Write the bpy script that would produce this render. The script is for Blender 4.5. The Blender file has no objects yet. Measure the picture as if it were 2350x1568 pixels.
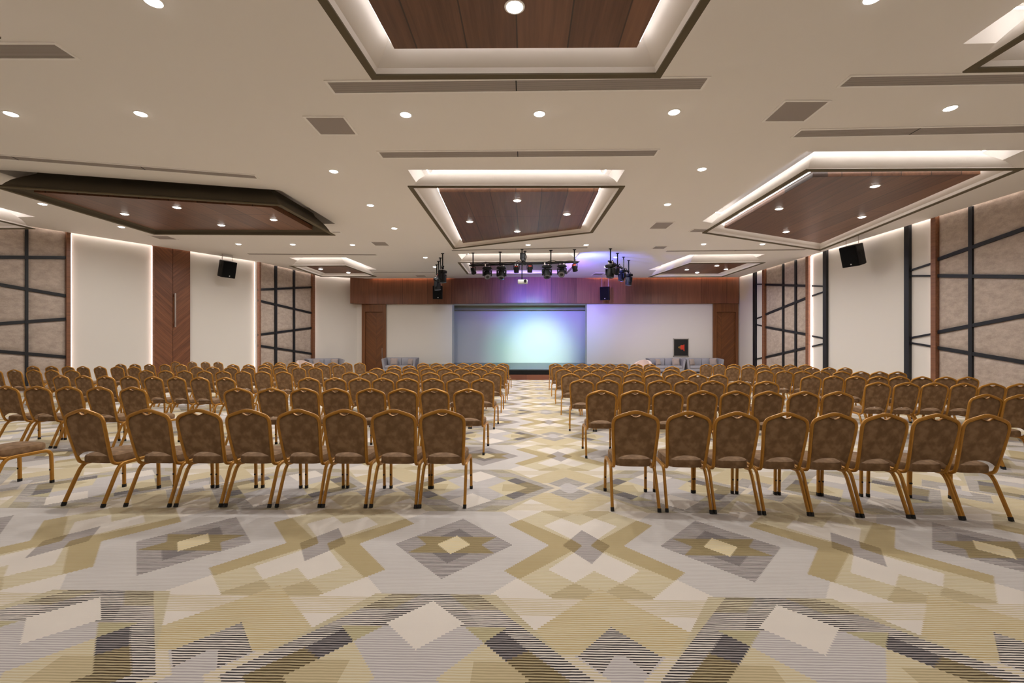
import bpy, bmesh, math, random
from mathutils import Vector, Matrix
from mathutils.geometry import tessellate_polygon

SC = bpy.context.scene
COL = SC.collection
rnd = random.Random(7)

# ------------------------------------------------------------------ camera
F, PX, PY, EYE = 1040.0, 1185.4, 794.5, 1.52
YAW = math.atan((1207 - PX) / F)
cam = bpy.data.cameras.new('camera')
cam.sensor_width = 36.0
cam.lens = 36.0 * F / 2350
cam.shift_x = -(PX - 1175) / 2350
cam.shift_y = (PY - 784) / 2350
cam.clip_start = 0.05
cam.clip_end = 200
co = bpy.data.objects.new('camera', cam)
COL.objects.link(co)
co.location = (0, 0, EYE)
co.rotation_euler = (math.pi / 2, 0, YAW)
SC.camera = co

# ------------------------------------------------------------------ world, exposure
w = bpy.data.worlds.new('world')
SC.world = w
w.use_nodes = True
w.node_tree.nodes['Background'].inputs[0].default_value = (1, .97, .94, 1)
w.node_tree.nodes['Background'].inputs[1].default_value = 0.02
SC.view_settings.view_transform = 'Standard'
SC.view_settings.look = 'None'
SC.view_settings.gamma = 1
SC.view_settings.exposure = 0.0
SC.view_settings.use_curve_mapping = False
SC.cycles.use_denoising = True
SC.cycles.max_bounces = 6
SC.cycles.diffuse_bounces = 5
SC.cycles.glossy_bounces = 2
SC.cycles.transmission_bounces = 1
SC.cycles.caustics_reflective = False
SC.cycles.caustics_refractive = False
SC.cycles.use_adaptive_sampling = True
SC.cycles.adaptive_threshold = .06
SC.cycles.adaptive_min_samples = 16
SC.cycles.sample_clamp_indirect = 6
SC.cycles.use_light_tree = True

DOWN_W = 38.5        # each recessed downlight
LED_COVE = 9.0       # cove strips of the ceiling panels
LED_WALL = 12.0       # wall washers
CEIL = EYE + 3.95    # ceiling height
LIP = EYE + 3.57     # lower edge of the hanging ceiling frames
WOODZ = EYE + 3.68


# ------------------------------------------------------------------ survey helpers: a sight line met with a real plane
def ray(px, py):
    a, b = (px - PX) / F, (PY - py) / F
    return Vector((-math.sin(YAW) + a * math.cos(YAW), math.cos(YAW) + a * math.sin(YAW), b))


def atz(px, py, z):
    d = ray(px, py)
    t = (z - EYE) / d.z
    return (d.x * t, d.y * t)


class Wall:
    """vertical plane from a to b; s runs along it, n points into the room"""

    def __init__(self, a, b, inside):
        self.a = Vector((a[0], a[1], 0))
        self.t = (Vector((b[0], b[1], 0)) - self.a).normalized()
        n = Vector((-self.t.y, self.t.x, 0))
        if (Vector((inside[0], inside[1], 0)) - self.a).dot(n) < 0:
            n = -n
        self.n = n
        # object frame: x along wall, y out of the wall into the room or back, z up (right handed)
        y = Vector((0, 0, 1)).cross(self.t)
        self.sg = 1 if y.dot(n) > 0 else -1
        self.M = Matrix(((self.t.x, y.x, 0, self.a.x), (self.t.y, y.y, 0, self.a.y), (0, 0, 1, 0), (0, 0, 0, 1)))

    def hit(self, px, py=700, off=0.0):
        d = ray(px, py)
        o = self.a + self.n * off
        k = o.dot(self.n) / d.dot(self.n)
        p = d * k
        return ((p - o).dot(self.t), p.z + EYE)

    def s(self, px, off=0.0):
        return self.hit(px, 700, off)[0]

    def world(self, s, off, z):
        p = self.a + self.t * s + self.n * off
        return Vector((p.x, p.y, z))


# ------------------------------------------------------------------ objects
def link(name, bm, mat, parent=None, M=None, smooth=True, loc=None):
    me = bpy.data.meshes.new(name)
    bmesh.ops.recalc_face_normals(bm, faces=bm.faces)
    if smooth:
        for f in bm.faces:
            f.smooth = True
        for e in bm.edges:
            if len(e.link_faces) == 2 and e.calc_face_angle(0) > 0.6:
                e.smooth = False
    bm.to_mesh(me)
    bm.free()
    for m in (mat if isinstance(mat, (list, tuple)) else [mat]):
        me.materials.append(m)
    o = bpy.data.objects.new(name, me)
    COL.objects.link(o)
    if parent:
        o.parent = parent
    if M is not None:
        o.matrix_world = M
    if loc is not None:
        o.location = loc
    return o


def empty(name, loc=(0, 0, 0), rz=0.0, M=None):
    o = bpy.data.objects.new(name, None)
    o.empty_display_size = .1
    COL.objects.link(o)
    if M is not None:
        o.matrix_world = M
    else:
        o.location = loc
        o.rotation_euler = (0, 0, rz)
    return o


def tag(o, label, cat, group=None):
    o['label'] = label
    o['category'] = cat
    if group:
        o['group'] = group
    return o


def struct(o):
    o['kind'] = 'structure'
    return o


def box(bm, x0, x1, y0, y1, z0, z1, bevel=0.0):
    vs = [bm.verts.new(p) for p in ((x0, y0, z0), (x1, y0, z0), (x1, y1, z0), (x0, y1, z0),
                                     (x0, y0, z1), (x1, y0, z1), (x1, y1, z1), (x0, y1, z1))]
    fs = [bm.faces.new([vs[i] for i in q]) for q in ((0, 3, 2, 1), (4, 5, 6, 7), (0, 1, 5, 4), (1, 2, 6, 5), (2, 3, 7, 6), (3, 0, 4, 7))]
    if bevel:
        es = list({e for f in fs for e in f.edges})
        bmesh.ops.bevel(bm, geom=es, offset=bevel, segments=2, affect='EDGES', profile=.5)
    return vs


def prism(bm, pts, z0, z1):
    lo = [bm.verts.new((p[0], p[1], z0)) for p in pts]
    hi = [bm.verts.new((p[0], p[1], z1)) for p in pts]
    n = len(pts)
    bm.faces.new(lo[::-1])
    bm.faces.new(hi)
    for i in range(n):
        bm.faces.new((lo[i], lo[(i + 1) % n], hi[(i + 1) % n], hi[i]))


def extr(bm, pts, y0, y1):
    """polygon given in x,z extruded along y"""
    lo = [bm.verts.new((p[0], y0, p[1])) for p in pts]
    hi = [bm.verts.new((p[0], y1, p[1])) for p in pts]
    n = len(pts)
    bm.faces.new(lo[::-1])
    bm.faces.new(hi)
    for i in range(n):
        bm.faces.new((lo[i], lo[(i + 1) % n], hi[(i + 1) % n], hi[i]))


def tube(bm, path, a, b=None, n=8, up=Vector((0, 0, 1)), caps=True, power=1.0):
    """oval tube; a is the half size across the reference direction 'up', b along it"""
    b = b or a
    path = [Vector(p) for p in path]
    rings = []
    ref = None
    for i, p in enumerate(path):
        t = (path[min(i + 1, len(path) - 1)] - path[max(i - 1, 0)]).normalized()
        if ref is None:
            r = up if abs(t.dot(up)) < .9 else Vector((1, 0, 0)) if abs(t.x) < .9 else Vector((0, 1, 0))
        else:
            r = ref
        s = t.cross(r).normalized()
        r = s.cross(t).normalized()
        ref = r
        ring = []
        for k in range(n):
            an = 2 * math.pi * (k + .5) / n
            c, sn = math.cos(an), math.sin(an)
            c = math.copysign(abs(c) ** power, c)
            sn = math.copysign(abs(sn) ** power, sn)
            ring.append(bm.verts.new(p + s * (a * c) + r * (b * sn)))
        rings.append(ring)
    for i in range(len(rings) - 1):
        for k in range(n):
            bm.faces.new((rings[i][k], rings[i][(k + 1) % n], rings[i + 1][(k + 1) % n], rings[i + 1][k]))
    if caps:
        bm.faces.new(rings[0][::-1])
        bm.faces.new(rings[-1])


def smoothpath(pts, k=4):
    pts = [Vector(p) for p in pts]
    out = []
    for i in range(len(pts) - 1):
        p0, p1, p2, p3 = pts[max(i - 1, 0)], pts[i], pts[i + 1], pts[min(i + 2, len(pts) - 1)]
        for j in range(k):
            t = j / k
            out.append(.5 * (2 * p1 + (p2 - p0) * t + (2 * p0 - 5 * p1 + 4 * p2 - p3) * t * t + (3 * p1 - p0 - 3 * p2 + p3) * t ** 3))
    out.append(pts[-1])
    return out


def lathe(bm, prof, n=16, M=None):
    """profile of (radius, z) turned about z"""
    M = M or Matrix()
    rings = []
    for r, z in prof:
        if r < 1e-6:
            rings.append([bm.verts.new(M @ Vector((0, 0, z)))])
        else:
            rings.append([bm.verts.new(M @ Vector((r * math.cos(2 * math.pi * k / n), r * math.sin(2 * math.pi * k / n), z))) for k in range(n)])
    for a, b in zip(rings, rings[1:]):
        for k in range(n):
            k2 = (k + 1) % n
            if len(a) == 1 and len(b) == 1:
                continue
            if len(a) == 1:
                bm.faces.new((a[0], b[k2], b[k]))
            elif len(b) == 1:
                bm.faces.new((a[k], a[k2], b[0]))
            else:
                bm.faces.new((a[k], a[k2], b[k2], b[k]))
    if len(rings[0]) > 1:
        bm.faces.new(rings[0][::-1])
    if len(rings[-1]) > 1:
        bm.faces.new(rings[-1])


def inset(poly, d):
    """move each edge of a polygon inward by d (number or list)"""
    n = len(poly)
    ar = sum(poly[i][0] * poly[(i + 1) % n][1] - poly[(i + 1) % n][0] * poly[i][1] for i in range(n))
    sg = 1 if ar > 0 else -1
    ds = d if isinstance(d, (list, tuple)) else [d] * n
    L = []
    for i in range(n):
        a, b = Vector(poly[i]), Vector(poly[(i + 1) % n])
        t = (b - a).normalized()
        nn = Vector((-t.y, t.x)) * sg
        L.append((a + nn * ds[i], t))
    out = []
    for i in range(n):
        (p, t), (q, u) = L[i - 1], L[i]
        den = t.x * u.y - t.y * u.x
        if abs(den) < 1e-6:
            out.append((q.x, q.y))
            continue
        k = ((q.x - p.x) * u.y - (q.y - p.y) * u.x) / den
        r = p + t * k
        out.append((r.x, r.y))
    return out


# ------------------------------------------------------------------ materials
def lin(c):
    return tuple(((v / 255 / 12.92) if v / 255 <= .04045 else ((v / 255 + .055) / 1.055) ** 2.4) for v in c) + (1,)


class G:
    """small helper to write node graphs as arithmetic"""

    def __init__(self, name):
        self.m = bpy.data.materials.new(name)
        self.m.use_nodes = True
        self.t = self.m.node_tree
        self.bsdf = self.t.nodes['Principled BSDF']

    def n(self, kind, **kw):
        nd = self.t.nodes.new(kind)
        for k, v in kw.items():
            setattr(nd, k, v)
        return nd

    def put(self, sock, v):
        if isinstance(v, S):
            self.t.links.new(v.s, sock)
        elif hasattr(v, 'is_output'):
            self.t.links.new(v, sock)
        else:
            sock.default_value = v

    def math(self, op, a, b=0.0, c=None):
        nd = self.n('ShaderNodeMath', operation=op)
        self.put(nd.inputs[0], a)
        self.put(nd.inputs[1], b)
        if c is not None:
            self.put(nd.inputs[2], c)
        return S(self, nd.outputs[0])

    def coords(self):
        tc = self.n('ShaderNodeTexCoord')
        sx = self.n('ShaderNodeSeparateXYZ')
        self.t.links.new(tc.outputs['Object'], sx.inputs[0])
        return [S(self, o) for o in sx.outputs], tc.outputs['Object']

    def noise(self, vec, scale, detail=3, rough=.5, stretch=None):
        if stretch:
            mp = self.n('ShaderNodeMapping')
            mp.inputs['Scale'].default_value = stretch
            self.t.links.new(vec, mp.inputs[0])
            vec = mp.outputs[0]
        nd = self.n('ShaderNodeTexNoise')
        nd.inputs['Scale'].default_value = scale
        nd.inputs['Detail'].default_value = detail
        nd.inputs['Roughness'].default_value = rough
        self.t.links.new(vec, nd.inputs['Vector'])
        return S(self, nd.outputs['Fac'])

    def mix(self, f, a, b):
        nd = self.n('ShaderNodeMix', data_type='RGBA')
        self.put(nd.inputs[0], f)
        self.put(nd.inputs[6], a)
        self.put(nd.inputs[7], b)
        return nd.outputs[2]

    def ramp(self, f, lo, hi):
        nd = self.n('ShaderNodeMapRange')
        nd.inputs[1].default_value = lo
        nd.inputs[2].default_value = hi
        self.put(nd.inputs[0], f)
        return S(self, nd.outputs[0])

    def bump(self, h, strength=.3, dist=.01):
        nd = self.n('ShaderNodeBump')
        nd.inputs['Strength'].default_value = strength
        nd.inputs['Distance'].default_value = dist
        self.put(nd.inputs['Height'], h)
        self.t.links.new(nd.outputs[0], self.bsdf.inputs['Normal'])

    def done(self, col, rough=.5, metal=0.0, spec=.5):
        self.put(self.bsdf.inputs['Base Color'], col)
        self.put(self.bsdf.inputs['Roughness'], rough)
        self.bsdf.inputs['Metallic'].default_value = metal
        self.bsdf.inputs['Specular IOR Level'].default_value = spec
        return self.m


class S:
    def __init__(self, g, s):
        self.g, self.s = g, s

    def __add__(self, o): return self.g.math('ADD', self, o)
    __radd__ = __add__
    def __sub__(self, o): return self.g.math('SUBTRACT', self, o)
    def __rsub__(self, o): return self.g.math('SUBTRACT', o, self)
    def __mul__(self, o): return self.g.math('MULTIPLY', self, o)
    __rmul__ = __mul__
    def __truediv__(self, o): return self.g.math('DIVIDE', self, o)
    def __lt__(self, o): return self.g.math('LESS_THAN', self, o)
    def __gt__(self, o): return self.g.math('GREATER_THAN', self, o)
    def __and__(self, o): return self.g.math('MULTIPLY', self, o)
    def __or__(self, o): return self.g.math('MAXIMUM', self, o)
    def abs(self): return self.g.math('ABSOLUTE', self)
    def mod(self, o): return self.g.math('FLOORED_MODULO', self, o)
    def floor(self): return self.g.math('FLOOR', self)
    def max(self, o): return self.g.math('MAXIMUM', self, o)


def plain(name, c, rough=.5, metal=0.0, spec=.5, var=.06, scale=6.0):
    g = G(name)
    (x, y, z), v = g.coords()
    nz = g.noise(v, scale, 4)
    c0 = lin(c)
    a = tuple(k * (1 - var) for k in c0[:3]) + (1,)
    b = tuple(min(1, k * (1 + var)) for k in c0[:3]) + (1,)
    return g.done(g.mix(nz, a, b), rough, metal, spec)


def wood(name, dark, light, along, rough=.4, scale=1.0, seam=None, cross=None):
    """grain stretched along an axis; seam=(axis, width) gives boards of their own tone with thin joints"""
    g = G(name)
    xyz, v = g.coords()
    st = [14.0 * scale] * 3
    st[along] = .7 * scale
    n1 = g.noise(v, 1.0, 6, .6, st)
    st2 = [60.0 * scale] * 3
    st2[along] = 1.5 * scale
    n2 = g.noise(v, 1.0, 3, .5, st2)
    f = n1 * .75 + n2 * .25
    col = None
    if seam:
        ax, wd = seam
        k = (xyz[ax] / wd).floor()
        wn = g.n('ShaderNodeTexWhiteNoise', noise_dimensions='1D')
        g.put(wn.inputs['W'], k)
        f = g.ramp(f, .3, .72) * .6 + S(g, wn.outputs['Value']) * .5
        m = xyz[ax].mod(wd)
        j = m < .018
        if cross:
            j = j | (xyz[cross[0]].mod(cross[1]) < .018)
        col = g.mix(f, lin(dark), lin(light))
        col = g.mix(j * .75, col, lin([d * .3 for d in dark]))
    else:
        col = g.mix(g.ramp(f, .3, .72), lin(dark), lin(light))
    return g.done(col, rough)


def chevron(name, dark, light, cx, rough=.42):
    g = G(name)
    (x, y, z), v = g.coords()
    dx = (x - cx).abs()
    q = z - dx
    r = z + dx
    cb = g.n('ShaderNodeCombineXYZ')
    g.put(cb.inputs[0], q * 16.0)
    g.put(cb.inputs[1], r * .8)
    g.put(cb.inputs[2], (x > cx) * 7.0)
    n1 = g.noise(cb.outputs[0], 1.0, 5, .6)
    k = (q / .16).floor()
    wn = g.n('ShaderNodeTexWhiteNoise', noise_dimensions='1D')
    g.put(wn.inputs['W'], k + (x > cx) * 57.0)
    f = g.ramp(n1, .3, .72) * .65 + S(g, wn.outputs['Value']) * .35
    col = g.mix(f, lin(dark), lin(light))
    j = q.mod(.16) < .007
    j = j | (dx < .005)
    return g.done(g.mix(j * .6, col, lin([d * .4 for d in dark])), rough)


def emis(name, c, strength):
    g = G(name)
    g.bsdf.inputs['Base Color'].default_value = (.8, .8, .8, 1)
    g.bsdf.inputs['Emission Color'].default_value = tuple(c) + (1,)
    g.bsdf.inputs['Emission Strength'].default_value = strength
    return g.m


def carpet():
    """mirrored lozenge carpet: lengthwise rib lines over a quilt of diamonds, stars and chevrons"""
    g = G('patterned_carpet')
    (X, Y, Z), v = g.coords()
    # wobble of the tufted edges
    p0 = (X + .552) / 2.024
    p = ((p0 + .5).mod(1.0) - .5).abs() * 2.024          # 0 on the star axis, 1.012 on the cross axis
    q0 = (Y - 3.46) / 2.80
    qf = (q0 + .5).mod(1.0) - .5
    q = qf.abs() * 2.80                                  # 0 on the star row, 1.40 on the arrow row
    rib = .0178
    q = (q / rib).floor() * rib + rib * .5               # the edges step from rib to rib
    s = 1.012 - p
    wob = g.noise(v, 1.0, 2, .5, (9, 30, 1))
    ph = (Y + wob * .010).mod(rib) / rib
    line = ph < .47
    n_big = g.noise(v, 2.2, 4, .55)
    C = dict(cream=(224, 214, 203), pale=(208, 202, 197), yel=(201, 184, 147), yel2=(213, 202, 174), ol=(176, 160, 124), ol2=(146, 126, 84),
             grey=(184, 175, 170), dark=(44, 37, 40), lil=(176, 167, 166), brown=(120, 98, 62), dg=(96, 88, 88))
    base, top = lin(C['pale']), lin((197, 188, 182))

    def lay(mask, b, t):
        nonlocal base, top
        base = g.mix(mask, base, lin(C[b] if isinstance(b, str) else b))
        top = g.mix(mask, top, lin(C[t] if isinstance(t, str) else t))
    # plain cream corner beside the star ground
    lay((q < .733) & (p > .335 + (.69 - q) * .8) & (q > .40), 'cream', 'cream')
    # ---- cross motif round s = 0
    frame = (s < .283 + q * .815) & (s < .608 - (q - .398) * .94) & (q < .733)
    lay(frame, 'yel2', 'yel')
    lay(frame & (s > .032 + q * .93) & (q < .60), (184, 166, 126), (180, 160, 116))
    lay((q < .545 + (.148 - s).abs() * -1.05) & (q > .12 + (s - .107).abs() * 1.27) & (s < .31), 'cream', 'cream')
    lay((q > .29) & (q < .386 + s * 1.0) & (s < .12), 'cream', 'cream')
    lay(frame & (q > .545 + (.148 - s).abs() * .9), 'yel', 'ol')
    gd = (s / .18 + q / .29) < 1.0
    lay(gd, 'grey', (152, 143, 140))
    lay(gd & (s > .032 + q * .62), (160, 142, 104), (136, 116, 76))
    # ---- ground rows below the frame
    lay((q > .733), 'cream', 'cream')
    lay((q > .733) & (q < .90), 'cream', 'yel')
    big = (s < (q - .61) * .96) & (q > .60)
    lay(big, 'yel2', (192, 168, 118))
    edge = .26 + (q - .69) * .85
    lay((q > .69) & (p < .37 + (q - .695) * .67) & (p > edge - .02), 'yel2', 'ol')
    lay((q > 1.236) & (p > edge), 'cream', 'yel')
    # ---- chevron roof
    roof = (q > .69) & (p < edge) & (q < 1.012)
    lay(roof, 'cream', 'dark')
    lay(roof & (p > edge - .18) & (q < .95), 'yel2', (84, 68, 46))
    lay(roof & (p > .21 + (q - .86).abs() * .6) & (q > .86), 'cream', 'dg')
    # ---- body under the roof
    inner = (q > 1.012) & (p < edge)
    lay(inner, 'yel2', 'yel')
    lay(inner & (p > .30) & (q > 1.28), 'yel', 'ol')
    lay(inner & (p < .336 - (q - 1.144) * .76), 'pale', 'lil')
    lay(inner & (q < 1.144) & (p > .213 + (q - 1.006) * .9), (196, 186, 150), (160, 148, 112))
    arrow = (q > 1.012) & (p < edge) & (p > .336 + (1.144 - q).abs() * .9)
    lay(arrow, 'cream', 'dark')
    lay(arrow & (p < edge - .13), (146, 138, 136), (34, 28, 32))
    lay(arrow & (q > 1.198) & (p < .565 + (q - 1.198) * .926) & (p > .565 - (q - 1.198) * 1.4), 'ol', (74, 58, 26))
    wd = (p / .213 + (q - .988).abs() / .217) < 1.0
    lay(wd, 'cream', 'cream')
    # ---- small roof on the cross axis
    lay((s < (q - 1.0) * .87) & (q < 1.236), 'cream', 'dark')
    lay((q > 1.236) & (s < .22 - (q - 1.236) * .9), 'pale', 'lil')
    lay((q > 1.236) & (s < .205 - (q - 1.236) * .85) & (s > .03 + (q - 1.236) * .66), 'cream', 'dark')
    # ---- star round p = 0
    star = (p / .452 + q / .515) < 1.0
    lay(star, (194, 185, 180), (112, 103, 101))
    lay(star & (q < .15) & (p < .21 + q * .77), (166, 148, 108), (126, 107, 66))
    lay((p / .26 + q / .30 < 1.0) & (q > .15), (150, 141, 138), (92, 84, 84))
    lay((p / .128 + q / .16) < 1.0, 'yel2', (224, 202, 150))
    col = g.mix(line, base, top)
    # woven streaks, worn pile
    worn = g.noise(v, 1.3, 5, .6, (.5, 2.0, 1))
    hs = g.n('ShaderNodeHueSaturation')
    g.put(hs.inputs['Color'], col)
    g.put(hs.inputs['Value'], .93 + worn * .14)
    pile = g.noise(v, 300, 2)
    g.bump(line * -.6 + pile * .5, .35, .004)
    g.bsdf.inputs['Sheen Weight'].default_value = .30
    g.bsdf.inputs['Sheen Roughness'].default_value = .4
    return g.done(hs.outputs[0], .95, 0, .15)


M = {}
M['carpet'] = carpet()
M['ceiling'] = plain('ceiling_paint', (238, 233, 228), .85, spec=.2, var=.015, scale=.6)
M['wall'] = plain('wall_paint', (222, 216, 208), .8, spec=.2, var=.02, scale=.5)
M['cove'] = plain('cove_paint', (226, 219, 212), .75, spec=.2, var=.02, scale=.8)
M['lip'] = plain('taupe_lip_paint', (104, 94, 76), .8, spec=.2, var=.03)
M['led_slot'] = emis('slot_led_strip', (1, .97, .95), 12.5)
M['shadow_cove'] = plain('unlit_cove_shade', (94, 86, 72), .8, spec=.2, var=.03, scale=.8)  # darker copy of the cove colour; shade of the unlit panel painted in
M['header'] = plain('header_paint', (160, 154, 130), .8, var=.04)
M['fascia'] = wood('fascia_veneer', (84, 47, 30), (146, 94, 66), 2, .38, 1.0, (0, 1.45))
M['ceil_wood'] = wood('ceiling_veneer', (80, 49, 33), (140, 96, 68), 1, .42, 1.0, (0, .62), (1, 2.6))
M['strip_wood'] = wood('trim_veneer', (108, 68, 46), (146, 98, 68), 0, .42, 1.2)
M['door_wood'] = wood('door_veneer', (96, 56, 26), (134, 84, 44), 2, .42, 1.0)
M['plinth_wood'] = wood('plinth_veneer', (110, 62, 44), (146, 92, 68), 0, .45, 1.0, (0, 1.5))
M['batten'] = plain('black_batten', (22, 23, 28), .45, var=.1)
M['black'] = plain('black_powder_coat', (12, 12, 13), .6, spec=.3, var=.1)
M['dark_steel'] = plain('dark_steel', (120, 120, 126), .35, 1.0)
M['grille_black'] = plain('black_speaker_mesh', (6, 6, 7), .8, spec=.2, var=.1, scale=300)
M['gloss_black'] = plain('black_glass', (8, 8, 12), .08)
M['rubber'] = plain('black_rubber', (16, 14, 13), .7)
M['white_metal'] = plain('white_powder_coat', (244, 240, 236), .5)
M['vent_grey'] = None
M['steel'] = plain('brushed_steel', (196, 186, 180), .3, 1.0)
M['copper'] = plain('copper_fitting', (214, 140, 110), .28, 1.0)
M['projector'] = plain('white_plastic', (214, 214, 214), .4)
M['deck'] = None
M['sofa'] = plain('grey_blue_upholstery', (160, 158, 165), .9, spec=.2, var=.05, scale=40)
M['pillow'] = plain('taupe_pillow_cloth', (166, 152, 146), .9, spec=.2, var=.08, scale=60)
M['beige'] = plain('beige_upholstery', (222, 200, 190), .9, spec=.2, var=.05, scale=30)
M['art_black'] = plain('black_canvas', (18, 16, 15), .6)
M['art_red'] = plain('red_cloth', (216, 66, 40), .8)
M['art_gold'] = plain('dull_gold_cloth', (140, 104, 48), .8)
M['frame_silver'] = plain('silver_frame', (200, 196, 190), .35, .8)
M['led'] = emis('cove_led_strip', (1, .97, .95), LED_COVE)
M['led_wall'] = emis('wall_led_strip', (1, .93, .90), LED_WALL)
M['led_edge'] = emis('panel_edge_led_strip', (1, .80, .74), 5.0)
M['led_warm'] = emis('amber_led_strip', (1, .60, .40), 13.0)
M['lamp'] = emis('downlight_lens', (1, .97, .93), 14.0)
M['lamp'].cycles.emission_sampling = 'NONE'
M['badge'] = plain('pale_badge', (225, 225, 220), .4)
M['lamp_red'] = plain('red_filter', (150, 46, 28), .4)


def fabric():
    g = G('brown_leaf_fabric')
    (x, y, z), v = g.coords()
    vo = g.n('ShaderNodeTexVoronoi', feature='SMOOTH_F1')
    vo.inputs['Scale'].default_value = 17
    nzv = g.n('ShaderNodeTexNoise')
    nzv.inputs['Scale'].default_value = 9
    g.t.links.new(v, nzv.inputs['Vector'])
    mv = g.n('ShaderNodeMix', data_type='VECTOR')
    mv.inputs[0].default_value = .12
    g.t.links.new(v, mv.inputs[4])
    g.t.links.new(nzv.outputs['Color'], mv.inputs[5])
    g.t.links.new(mv.outputs[1], vo.inputs['Vector'])
    d = S(g, vo.outputs['Distance'])
    n2 = g.noise(v, 26, 3, .6)
    f = g.ramp(d * .7 + n2 * .5, .36, .68)
    g.bump(g.noise(v, 500, 2), .15, .002)
    return g.done(g.mix(f, lin((146, 116, 86)), lin((118, 90, 63))), .82, 0, .25)


M['fabric'] = fabric()
gg = G('gold_anodised_tube')
_, _v = gg.coords()
M['gold'] = gg.done(gg.mix(gg.noise(_v, 30, 2), lin((166, 114, 36)), lin((186, 132, 50))), .34, .40, .5)


def suede(name, a, b):
    g = G(name)
    _, v = g.coords()
    n1 = g.noise(v, 5, 6, .65, (1, 1, 1.6))
    n2 = g.noise(v, 40, 3, .6)
    g.bump(n1 + n2 * .3, .35, .02)
    return g.done(g.mix(g.ramp(n1 * .75 + n2 * .25, .32, .68), lin(a), lin(b)), .9, 0, .2)


M['suede'] = suede('mottled_suede', (162, 146, 134), (196, 180, 167))


def slats():
    g = G('grey_grille_slats')
    (x, y, z), v = g.coords()
    m = (y / .026).mod(1.0) < .35
    nz = g.noise(v, 3, 2)
    return g.done(g.mix(m, g.mix(nz, lin((162, 152, 146)), lin((172, 162, 155))), lin((112, 103, 98))), .6)


M['vent_grey'] = slats()
M['vent_mesh'] = plain('grey_vent_mesh', (158, 148, 142), .7, var=.05, scale=200)


def deck():
    g = G('dark_stage_deck')
    (x, y, z), v = g.coords()
    j = (x.mod(1.2) < .015) | (y.mod(1.2) < .015)
    nz = g.noise(v, 2.0, 4)
    return g.done(g.mix(j, g.mix(nz, lin((54, 62, 66)), lin((74, 84, 88))), lin((24, 26, 28))), .32)


M['deck'] = deck()

# ------------------------------------------------------------------ the room
ROOM = [(13.16, -4.0), (12.35, 26.6), (-10.0, 26.6), (-11.8, 25.0), (-12.63, 21.15), (-19.0, 10.48), (-19.0, -4.0)]
TOPZ = CEIL + .42
bm = bmesh.new()
bm.faces.new([bm.verts.new((x, y, 0)) for x, y in ROOM])
# the carpet stops at the walls; under the stage opening too
struct(link('floor', bm, M['carpet'], smooth=False))


def wall_mesh(name, a, b, z0=0.0, z1=TOPZ, mat=None):
    bm = bmesh.new()
    bm.faces.new([bm.verts.new(p) for p in ((a[0], a[1], z0), (b[0], b[1], z0), (b[0], b[1], z1), (a[0], a[1], z1))])
    return struct(link(name, bm, mat or M['wall'], smooth=False))


wall_mesh('wall_right', ROOM[0], ROOM[1])
bm = bmesh.new()
vs0 = [bm.verts.new((x, y, 0)) for x, y in ROOM[2:]]
vs1 = [bm.verts.new((x, y, TOPZ)) for x, y in ROOM[2:]]
for i in range(len(vs0) - 1):
    bm.faces.new((vs0[i], vs0[i + 1], vs1[i + 1], vs1[i]))
struct(link('wall_left', bm, M['wall'], smooth=False))
wall_mesh('wall_back', ROOM[6], ROOM[0])

YW = 26.6
OPX0, OPX1, OPZ = -4.35, 3.57, 3.98
bm = bmesh.new()
box(bm, -10.0, OPX0, YW, YW + .8, 0, TOPZ)
box(bm, OPX1, 12.35, YW, YW + .8, 0, TOPZ)
box(bm, OPX0, OPX1, YW, YW + .8, OPZ, TOPZ)
struct(link('wall_front', bm, M['wall'], smooth=False))

# stage recess behind the opening
bm = bmesh.new()
SY = 28.4
for q in (((-6.4, SY, 0), (6.1, SY, 0), (6.1, SY, 5.2), (-6.4, SY, 5.2)),
          ((-6.4, YW + .8, 0), (-6.4, SY, 0), (-6.4, SY, 5.2), (-6.4, YW + .8, 5.2)),
          ((6.1, YW + .8, 0), (6.1, SY, 0), (6.1, SY, 5.2), (6.1, YW + .8, 5.2)),
          ((-6.4, YW + .8, 5.2), (6.1, YW + .8, 5.2), (6.1, SY, 5.2), (-6.4, SY, 5.2))):
    bm.faces.new([bm.verts.new(p) for p in q])
struct(link('wall_stage', bm, M['wall'], smooth=False))
bm = bmesh.new()
box(bm, -6.35, 6.05, 27.95, 28.25, 3.745, 4.4)
struct(link('beam_stage', bm, M['header'], smooth=False))

# wooden fascia, bowed forward over the stage
bm = bmesh.new()
xs = [-10.12 + i * (12.3 + 10.12) / 60 for i in range(61)]


def bow(x):
    y = 26.45
    d = abs(x + .35) / 5.0
    if d < 1:
        y -= .52 * (.5 + .5 * math.cos(math.pi * d)) ** .8
    if x < -9.1:
        y -= (-9.1 - x) * .55
    return y


rows = [[bm.verts.new((x, bow(x), OPZ)), bm.verts.new((x, bow(x), TOPZ - .02)), bm.verts.new((x, YW - .002, OPZ)), bm.verts.new((x, YW - .002, TOPZ - .02))] for x in xs]
for a, b in zip(rows, rows[1:]):
    bm.faces.new((a[0], b[0], b[1], a[1]))
    bm.faces.new((a[0], a[2], b[2], b[0]))
bm.faces.new((rows[0][0], rows[0][1], rows[0][3], rows[0][2]))
bm.faces.new((rows[-1][0], rows[-1][2], rows[-1][3], rows[-1][1]))
struct(link('beam_front', bm, M['fascia']))
bm = bmesh.new()
tube(bm, [(x, bow(x) - .012, OPZ + .012) for x in xs], .014, .014, 6)
struct(link('trim_1', bm, M['door_wood']))

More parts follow.
